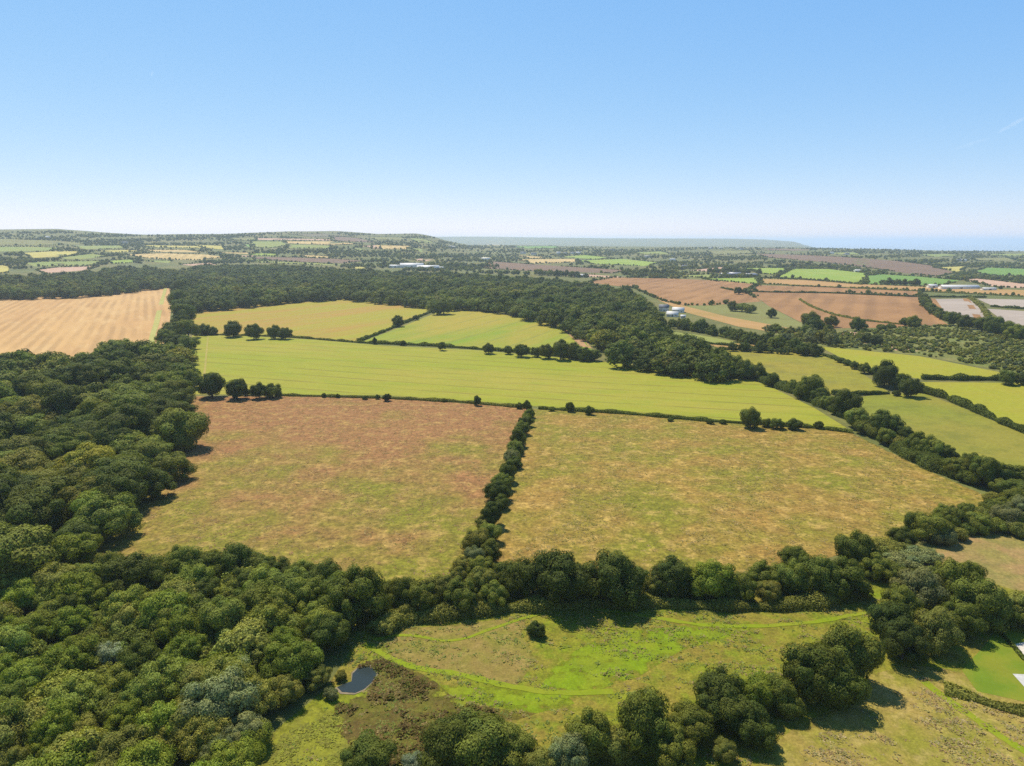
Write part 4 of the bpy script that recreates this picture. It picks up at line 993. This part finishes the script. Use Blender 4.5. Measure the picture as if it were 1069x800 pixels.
# ------------------------------------------------------------------ tussocks: real relief in the near rough grass (one stuff object per area)
def tussocks(poly, n, smin, smax, cols, label, seed, avoid=(), thr=0.35, flat=0.0):
    g = np.random.default_rng(seed); W = wpoly(poly, 0)
    x0, y0 = W.min(0); x1, y1 = W.max(0)
    p = np.stack([g.uniform(x0, x1, n), g.uniform(y0, y1, n)], 1); p = p[inpoly(p, W)]
    for a in avoid:
        p = p[~inpoly(p, wpoly(a, 0))]
    k = g.normal(0, 0.55, len(p))
    for lam in (2.3, 3.1, 4.7, 6.1, 8.3, 11, 17, 29, 37):
        a_ = g.uniform(0, 6.28); k += 0.42*np.sin((p[:, 0]*math.cos(a_)+p[:, 1]*math.sin(a_))*6.28/lam/1.3+g.uniform(0, 6.28))
    p = p[k > thr]; n = len(p)
    z = terrain(p[:, 0], p[:, 1]); s = g.uniform(smin, smax, n)
    m = 5; V, Q, cc = [], [], []
    base = np.repeat(p, m, 0); zz = np.repeat(z, m); ss = np.repeat(s, m)
    th = g.uniform(0, 6.28, n*m)
    off = np.stack([np.cos(th), np.sin(th)], 1)*(ss*0.25)[:, None]
    tip = off*g.uniform(1.2, 2.4, (n*m, 1))*(1+1.3*flat); hgt = ss*g.uniform(0.25, 0.6, n*m)*(1-0.55*flat)
    side = np.stack([-np.sin(th), np.cos(th)], 1)*(ss*0.32)[:, None]
    a = np.column_stack([base+off*0.2-side, zz-0.03]); b = np.column_stack([base+off*0.2+side, zz-0.03])
    c = np.column_stack([base+tip+side*0.7, zz+hgt*0.75]); d = np.column_stack([base+tip-side*0.5, zz+hgt])
    V = np.stack([a, b, c, d], 1).reshape(-1, 3); Q = np.arange(len(V)).reshape(-1, 4)
    ci = np.array(cols)[g.integers(len(cols), size=n)]*g.uniform(0.75, 1.25, (n, 1))
    cc = np.repeat(np.repeat(ci, m, 0), 4, 0)
    o = link('rough_grass_tussocks', mesh_np('tussocks', V, Q, FOL, cc)); tag(o, label, kind='stuff')
tussocks([(350, 655), (400, 640), (560, 628), (700, 622), (830, 630), (930, 625), (950, 650), (870, 720), (800, 780), (760, 860), (240, 860), (340, 720)], 26000, 0.25, 0.6,
         [(0.22, 0.24, 0.05), (0.28, 0.21, 0.08), (0.13, 0.17, 0.03)], 'rough grass tussocks across the front meadow', 91, [POND], flat=0.6)
tussocks([(375, 695), (400, 688), (430, 702), (480, 735), (550, 746), (470, 760), (440, 800), (395, 800), (345, 760), (352, 738)], 14000, 0.3, 0.8,
         [(0.17, 0.11, 0.035), (0.14, 0.125, 0.025), (0.21, 0.155, 0.055), (0.14, 0.16, 0.025), (0.12, 0.08, 0.025)], 'brown rush clumps beside the pond', 92, [POND], thr=0.25, flat=0.3)
tussocks([(880, 745), (960, 706), (1069, 740), (1130, 745), (1130, 860), (760, 860)], 16000, 0.25, 0.6,
         [(0.36, 0.28, 0.13), (0.24, 0.22, 0.07), (0.30, 0.20, 0.09)], 'dry grass tussocks at the lower right', 93, flat=0.6)
tussocks([(270, 800), (300, 765), (345, 745), (372, 768), (350, 860), (250, 860)], 3500, 0.3, 0.7, [(0.24, 0.25, 0.03), (0.20, 0.19, 0.03)], 'yellow green tussocks beside the scrub', 94, flat=0.8)
tussocks(F1, 26000, 0.3, 0.65, [(0.25, 0.14, 0.06), (0.20, 0.17, 0.04), (0.32, 0.23, 0.09)], 'russet grass tussocks over the left brown field', 95, flat=1.0)
tussocks(F2, 30000, 0.3, 0.65, [(0.22, 0.17, 0.045), (0.36, 0.26, 0.10), (0.17, 0.16, 0.03)], 'straw grass tussocks over the straw field', 96, flat=1.0)

# low bushes at field margins
row([(402+i*0, 0, 0, 'scrub', 'mid') for i in range(0)], '', '')

# ------------------------------------------------------------------ buildings
MW = plain_mat('white_render', (0.76, 0.70, 0.58), 0.7, 0.04, 0.6)
MR = plain_mat('slate_roof', (0.16, 0.16, 0.17), 0.6, 0.15, 0.8)
MRL = plain_mat('pale_sheet_roof', (0.68, 0.64, 0.58), 0.6, 0.06, 0.5)
MGL = plain_mat('dark_glass', (0.03, 0.035, 0.04), 0.15)
MBN = plain_mat('dark_cladding', (0.14, 0.12, 0.11), 0.7, 0.15, 0.8)
MRD = plain_mat('grey_sheet_roof', (0.30, 0.29, 0.31), 0.5, 0.1, 0.6)
MDR = plain_mat('painted_door', (0.10, 0.13, 0.11), 0.5)

def boxm(x0, x1, y0, y1, z0, z1):
    V = np.array([[x, y, z] for z in (z0, z1) for y in (y0, y1) for x in (x0, x1)], float)
    Q = np.array([[0, 2, 3, 1], [4, 5, 7, 6], [0, 1, 5, 4], [2, 6, 7, 3], [0, 4, 6, 2], [1, 3, 7, 5]]); return V, Q
def building(px, py, L_, Wd, eave, ridge, rot, wall, roof, name, label, windows=True, cat='house', chimney=False):
    w = at(px, py)
    e = bpy.data.objects.new(name, None); C.objects.link(e); e.location = [float(v) for v in w]; e.rotation_euler = (0, 0, R(rot)); tag(e, label, cat)
    hx, hy = L_/2, Wd/2
    V = [(-hx, -hy, -1.5), (hx, -hy, -1.5), (hx, hy, -1.5), (-hx, hy, -1.5), (-hx, -hy, eave), (hx, -hy, eave), (hx, hy, eave), (-hx, hy, eave), (-hx, 0, ridge-0.15), (hx, 0, ridge-0.15)]
    Fq = [np.array([[0, 1, 5, 4], [2, 3, 7, 6]]), np.array([[1, 2, 6, 9, 5], [3, 0, 4, 8, 7]])]
    link('wall', mesh_np('wall', np.array(V, float), Fq, wall), e)
    ov = 0.4; sl = (ridge-eave)/hy; ze = eave-ov*sl
    a = []
    for s in (-1, 1):
        a += [(-hx-ov, s*(hy+ov), ze+0.05), (hx+ov, s*(hy+ov), ze+0.05), (hx+ov, 0, ridge+0.05), (-hx-ov, 0, ridge+0.05),
              (-hx-ov, s*(hy+ov), ze+0.25), (hx+ov, s*(hy+ov), ze+0.25), (hx+ov, 0, ridge+0.25), (-hx-ov, 0, ridge+0.25)]
    q = []
    for b in (0, 8): q += [[b, b+1, b+2, b+3], [b+4, b+7, b+6, b+5], [b, b+4, b+5, b+1], [b+1, b+5, b+6, b+2], [b, b+3, b+7, b+4]]
    rf = link('roof', mesh_np('roof', np.array(a, float), np.array(q), roof), e)
    if chimney:
        v, qq = boxm(hx*0.7-0.4, hx*0.7+0.4, -0.35, 0.35, ridge-0.5, ridge+1.4); link('chimney', mesh_np('chimney', v, qq, wall), rf)
    if windows:
        nW = max(2, int(L_//4))
        for fl in range(2 if eave > 4.5 else 1):
            for i in range(nW):
                x = -hx+(i+0.5)*L_/nW; z = 1.0+fl*2.6
                v, qq = boxm(x-0.55, x+0.55, -hy-0.06, -hy+0.02, z, z+1.2); wi = link('window', mesh_np('window', v, qq, MW), e)
                v, qq = boxm(x-0.45, x+0.45, -hy-0.09, -hy-0.05, z+0.1, z+1.1); link('pane', mesh_np('pane', v, qq, MGL), wi)
        v, qq = boxm(-0.1, 0.9, -hy-0.12, -hy-0.02, 0, 2.1); link('door', mesh_np('door', v, qq, MDR), e)
    else:
        v, qq = boxm(-2, 2, -hy-0.12, -hy-0.02, 0, min(3.6, eave-0.3)); link('door', mesh_np('door', v, qq, MBN), e)
    return e
building(693, 325, 11, 7, 4.8, 7.6, -15, MW, MR, 'farmhouse', 'white farmhouse with grey roof at the edge of the middle wood', chimney=True)
building(708, 326, 13, 8, 2.6, 5.4, -20, MW, MRL, 'outbuilding', 'long white outbuilding right of the farmhouse', cat='outbuilding')
building(702, 330.5, 12, 8, 2.6, 5.4, -20, MW, MRL, 'outbuilding', 'white roofed outbuilding below the farmhouse', cat='outbuilding')
building(713, 332.5, 5, 4, 2.5, 3.6, -10, MW, MRL, 'outbuilding', 'smallest white shed below the farmhouse', cat='outbuilding')
building(722, 356.5, 7, 4, 2.6, 3.6, -10, MW, MRL, 'outbuilding', 'small pale shed in the paddock behind the middle wood', cat='outbuilding')
building(430, 279, 60, 30, 5, 10.5, 6, MW, MRL, 'farm_shed', 'large white farm shed beyond the middle wood', False, 'shed')
building(447, 281.3, 55, 26, 5, 10, 4, MW, MRL, 'farm_shed', 'long low white farm shed right of the large one', False, 'shed')
building(459, 281.5, 20, 14, 5, 7, 4, MW, MRL, 'farm_shed', 'smallest white farm shed at the right end of the group', False, 'shed')
building(413, 279.5, 30, 14, 5, 7, 0, MW, MRL, 'farm_shed', 'pale farm shed left of the large white one', False, 'shed')
building(757, 288.5, 22, 14, 4.5, 7, 5, MBN, MRD, 'barn', 'dark barn left of three above the reddish stubble', False, 'barn')
building(767, 288, 26, 15, 4.5, 7.5, -5, MBN, MRD, 'barn', 'dark barn in the middle of three above the reddish stubble', False, 'barn')
building(783, 289, 26, 15, 4.5, 7.2, 8, MBN, MRD, 'barn', 'dark barn right of three above the reddish stubble', False, 'barn')
building(898, 284.2, 30, 12, 4.5, 6, 0, MW, MRL, 'farm_shed', 'white shed at the right end of the lime green field', False, 'shed')
building(973, 300.5, 14, 10, 3.5, 6, 0, MW, MRL, 'farm_shed', 'short pale shed below the deep green field', False, 'shed')
building(1001, 301.5, 62, 14, 3, 6.2, -2, MW, MRL, 'farm_shed', 'long pale shed below the deep green field', False, 'shed')
building(1032, 303, 22, 8, 2.6, 4, 0, MW, MRL, 'polytunnel', 'low pale shed right of the long pale shed', False, 'shed')
building(607, 289.5, 24, 12, 4, 6.5, 3, MW, MRL, 'farm_shed', 'pale roofed shed among trees behind the middle wood', False, 'shed')
building(507, 271.5, 30, 14, 5, 8, 0, MW, MRL, 'farm_shed', 'cream shed among the distant trees', False, 'shed')
VH = [(546, 265), (557, 266), (583, 265), (590, 265.4), (598, 265.2), (604, 265), (471, 258.5), (474, 259), (742, 260), (752, 260), (771, 260), (774, 260.8), (50, 249), (130, 254.5), (676, 269), (716, 280), (868, 265), (884, 266), (1001, 273), (1005, 273), (638, 262), (702, 272.5)]
for i, (u, v) in enumerate(sorted(VH)):
    building(u, v, random.uniform(16, 26), 9, 5, 8, random.uniform(-30, 30), MW, MR if i % 3 else MRL, 'house', 'tiny distant white house, %s from the left below the skyline' % ordn(i), True, 'house')
    bpy.data.objects[-1] if False else None

# ------------------------------------------------------------------ vapour trails (thin volumes far up)
def trail(p0, p1, dist, rad, dens, label):
    a = ray(*p0)*dist; b_ = ray(*p1)*dist; a[2] += H; b_[2] += H
    n = 14; Vs = []
    d = unit(b_-a); u = unit(np.cross(d, [0, 0, 1])); w = np.cross(d, u)
    th = np.linspace(0, 2*np.pi, 10, endpoint=False)
    for i in range(n):
        t = i/(n-1); rr = rad*(math.sin(math.pi*(0.04+0.92*t))**0.6)*rng.uniform(0.75, 1.2)
        Vs.append(a+(b_-a)*t+(np.cos(th)[:, None]*u+np.sin(th)[:, None]*w)*rr)
    V = np.vstack(Vs); Q = [[10*i+j, 10*i+(j+1) % 10, 10*(i+1)+(j+1) % 10, 10*(i+1)+j] for i in range(n-1) for j in range(10)]
    caps = np.array([list(range(9, -1, -1)), [10*(n-1)+j for j in range(10)]])
    m, nt, N = new_mat('vapour'); v = N('ShaderNodeVolumePrincipled'); v.inputs['Density'].default_value = dens; v.inputs['Color'].default_value = (1, 1, 1, 1); v.inputs['Anisotropy'].default_value = 0.3
    o = N('ShaderNodeOutputMaterial'); nt.links.new(v.outputs[0], o.inputs['Volume'])
    ob = link('vapour_trail', mesh_np('vapour_trail', V, [np.array(Q), caps], m, smooth=True)); tag(ob, label, 'vapour trail', kind='thing')
trail((1041, 139), (1074, 121), 22000, 55, 0.0016, 'brighter short vapour trail slanting up to the right edge of the sky')
trail((996, 156), (1034, 144), 22000, 55, 0.0008, 'fainter vapour trail lower in the right of the sky')
trail((157.6, 79.5), (159.2, 74.5), 9000, 13, 0.004, 'tiny white fleck of vapour high in the left of the sky')

# ------------------------------------------------------------------ haze
def haze(dens):
    s = 63000
    V, Q = boxm(-s, s, -s, s, -400, 210)
    m, nt, N = new_mat('haze'); v = N('ShaderNodeVolumePrincipled')
    v.inputs['Color'].default_value = (0.70, 0.84, 1.0, 1); v.inputs['Density'].default_value = dens; v.inputs['Anisotropy'].default_value = 0.3
    o = N('ShaderNodeOutputMaterial'); nt.links.new(v.outputs[0], o.inputs['Volume'])
    ob = link('haze', mesh_np('haze', V, Q[:, ::-1] if False else Q, m)); tag(ob, 'thin bluish summer haze over the countryside', kind='stuff')
haze(8.0e-5)

# ------------------------------------------------------------------ camera, sun, sky
cam = bpy.data.cameras.new('camera'); co = bpy.data.objects.new('camera', cam); C.objects.link(co)
cam.sensor_width = 36; cam.lens = 36*F/PW; cam.clip_start = 0.5; cam.clip_end = 120000
co.location = (0, 0, H); co.rotation_euler = (math.pi/2-P, 0, 0); scn.camera = co

AZ, EL = -28.0, 58.0            # sun: degrees right of the view direction, height
sd = Vector((math.sin(R(AZ))*math.cos(R(EL)), math.cos(R(AZ))*math.cos(R(EL)), math.sin(R(EL))))
sun = bpy.data.lights.new('sun', 'SUN'); sun.energy = 5.0; sun.angle = R(0.53); sun.color = (1, 0.93, 0.81)
so = bpy.data.objects.new('sun', sun); C.objects.link(so); so.rotation_euler = sd.to_track_quat('Z', 'Y').to_euler(); so.location = (0, 0, 500)
w = bpy.data.worlds.new('World'); scn.world = w; w.use_nodes = True; nt = w.node_tree
bg = nt.nodes['Background']; sky = nt.nodes.new('ShaderNodeTexSky'); sky.sky_type = 'NISHITA'; sky.sun_disc = False
sky.sun_elevation = R(EL); sky.sun_rotation = R(AZ); sky.air_density = 1.0; sky.dust_density = 0.5; sky.ozone_density = 1.0; sky.altitude = 4000
se = nt.nodes.new('ShaderNodeSeparateColor'); cc_ = nt.nodes.new('ShaderNodeCombineColor'); nt.links.new(sky.outputs[0], se.inputs[0])
for i, (k_, p_) in enumerate(((1.22, 0.92), (0.95, 0.52), (0.97, 0.178))):   # the camera's own tone response to the sky, per channel
    a_ = nt.nodes.new('ShaderNodeMath'); a_.operation = 'MULTIPLY'; a_.inputs[1].default_value = 0.1; nt.links.new(se.outputs[i], a_.inputs[0])
    b_ = nt.nodes.new('ShaderNodeMath'); b_.operation = 'POWER'; b_.inputs[1].default_value = p_; nt.links.new(a_.outputs[0], b_.inputs[0])
    c_ = nt.nodes.new('ShaderNodeMath'); c_.operation = 'MULTIPLY'; c_.inputs[1].default_value = k_*10/1.27; nt.links.new(b_.outputs[0], c_.inputs[0])
    nt.links.new(c_.outputs[0], cc_.inputs[i])
tc_ = nt.nodes.new('ShaderNodeTexCoord'); sx_ = nt.nodes.new('ShaderNodeSeparateXYZ'); nt.links.new(tc_.outputs['Generated'], sx_.inputs[0])
mr_ = nt.nodes.new('ShaderNodeMapRange'); mr_.inputs['From Min'].default_value = 0.32; mr_.inputs['From Max'].default_value = 0.75; nt.links.new(sx_.outputs['Z'], mr_.inputs['Value'])
dm_ = nt.nodes.new('ShaderNodeMix'); dm_.data_type = 'RGBA'; dm_.blend_type = 'MULTIPLY'; dm_.inputs[7].default_value = (0.80, 0.72, 0.60, 1)   # the sky deepens towards the zenith
nt.links.new(mr_.outputs[0], dm_.inputs[0]); nt.links.new(cc_.outputs[0], dm_.inputs[6])
nt.links.new(dm_.outputs[2], bg.inputs['Color']); bg.inputs['Strength'].default_value = 0.1
scn.view_settings.view_transform = 'Standard'; scn.view_settings.look = 'None'; scn.view_settings.gamma = 1; scn.view_settings.use_curve_mapping = False
scn.view_settings.exposure = 0.46
cy = scn.cycles
cy.max_bounces = 5; cy.diffuse_bounces = 2; cy.glossy_bounces = 2; cy.transmission_bounces = 3; cy.volume_bounces = 2; cy.transparent_max_bounces = 8
cy.sample_clamp_indirect = 2.0; cy.use_denoising = False; cy.use_adaptive_sampling = False
print('individual trees', N_IND, 'left wood rest', len(rest), 'M1', nM1, 'M2', nM2, 'hedge clumps', nH, 'far clumps', nT)
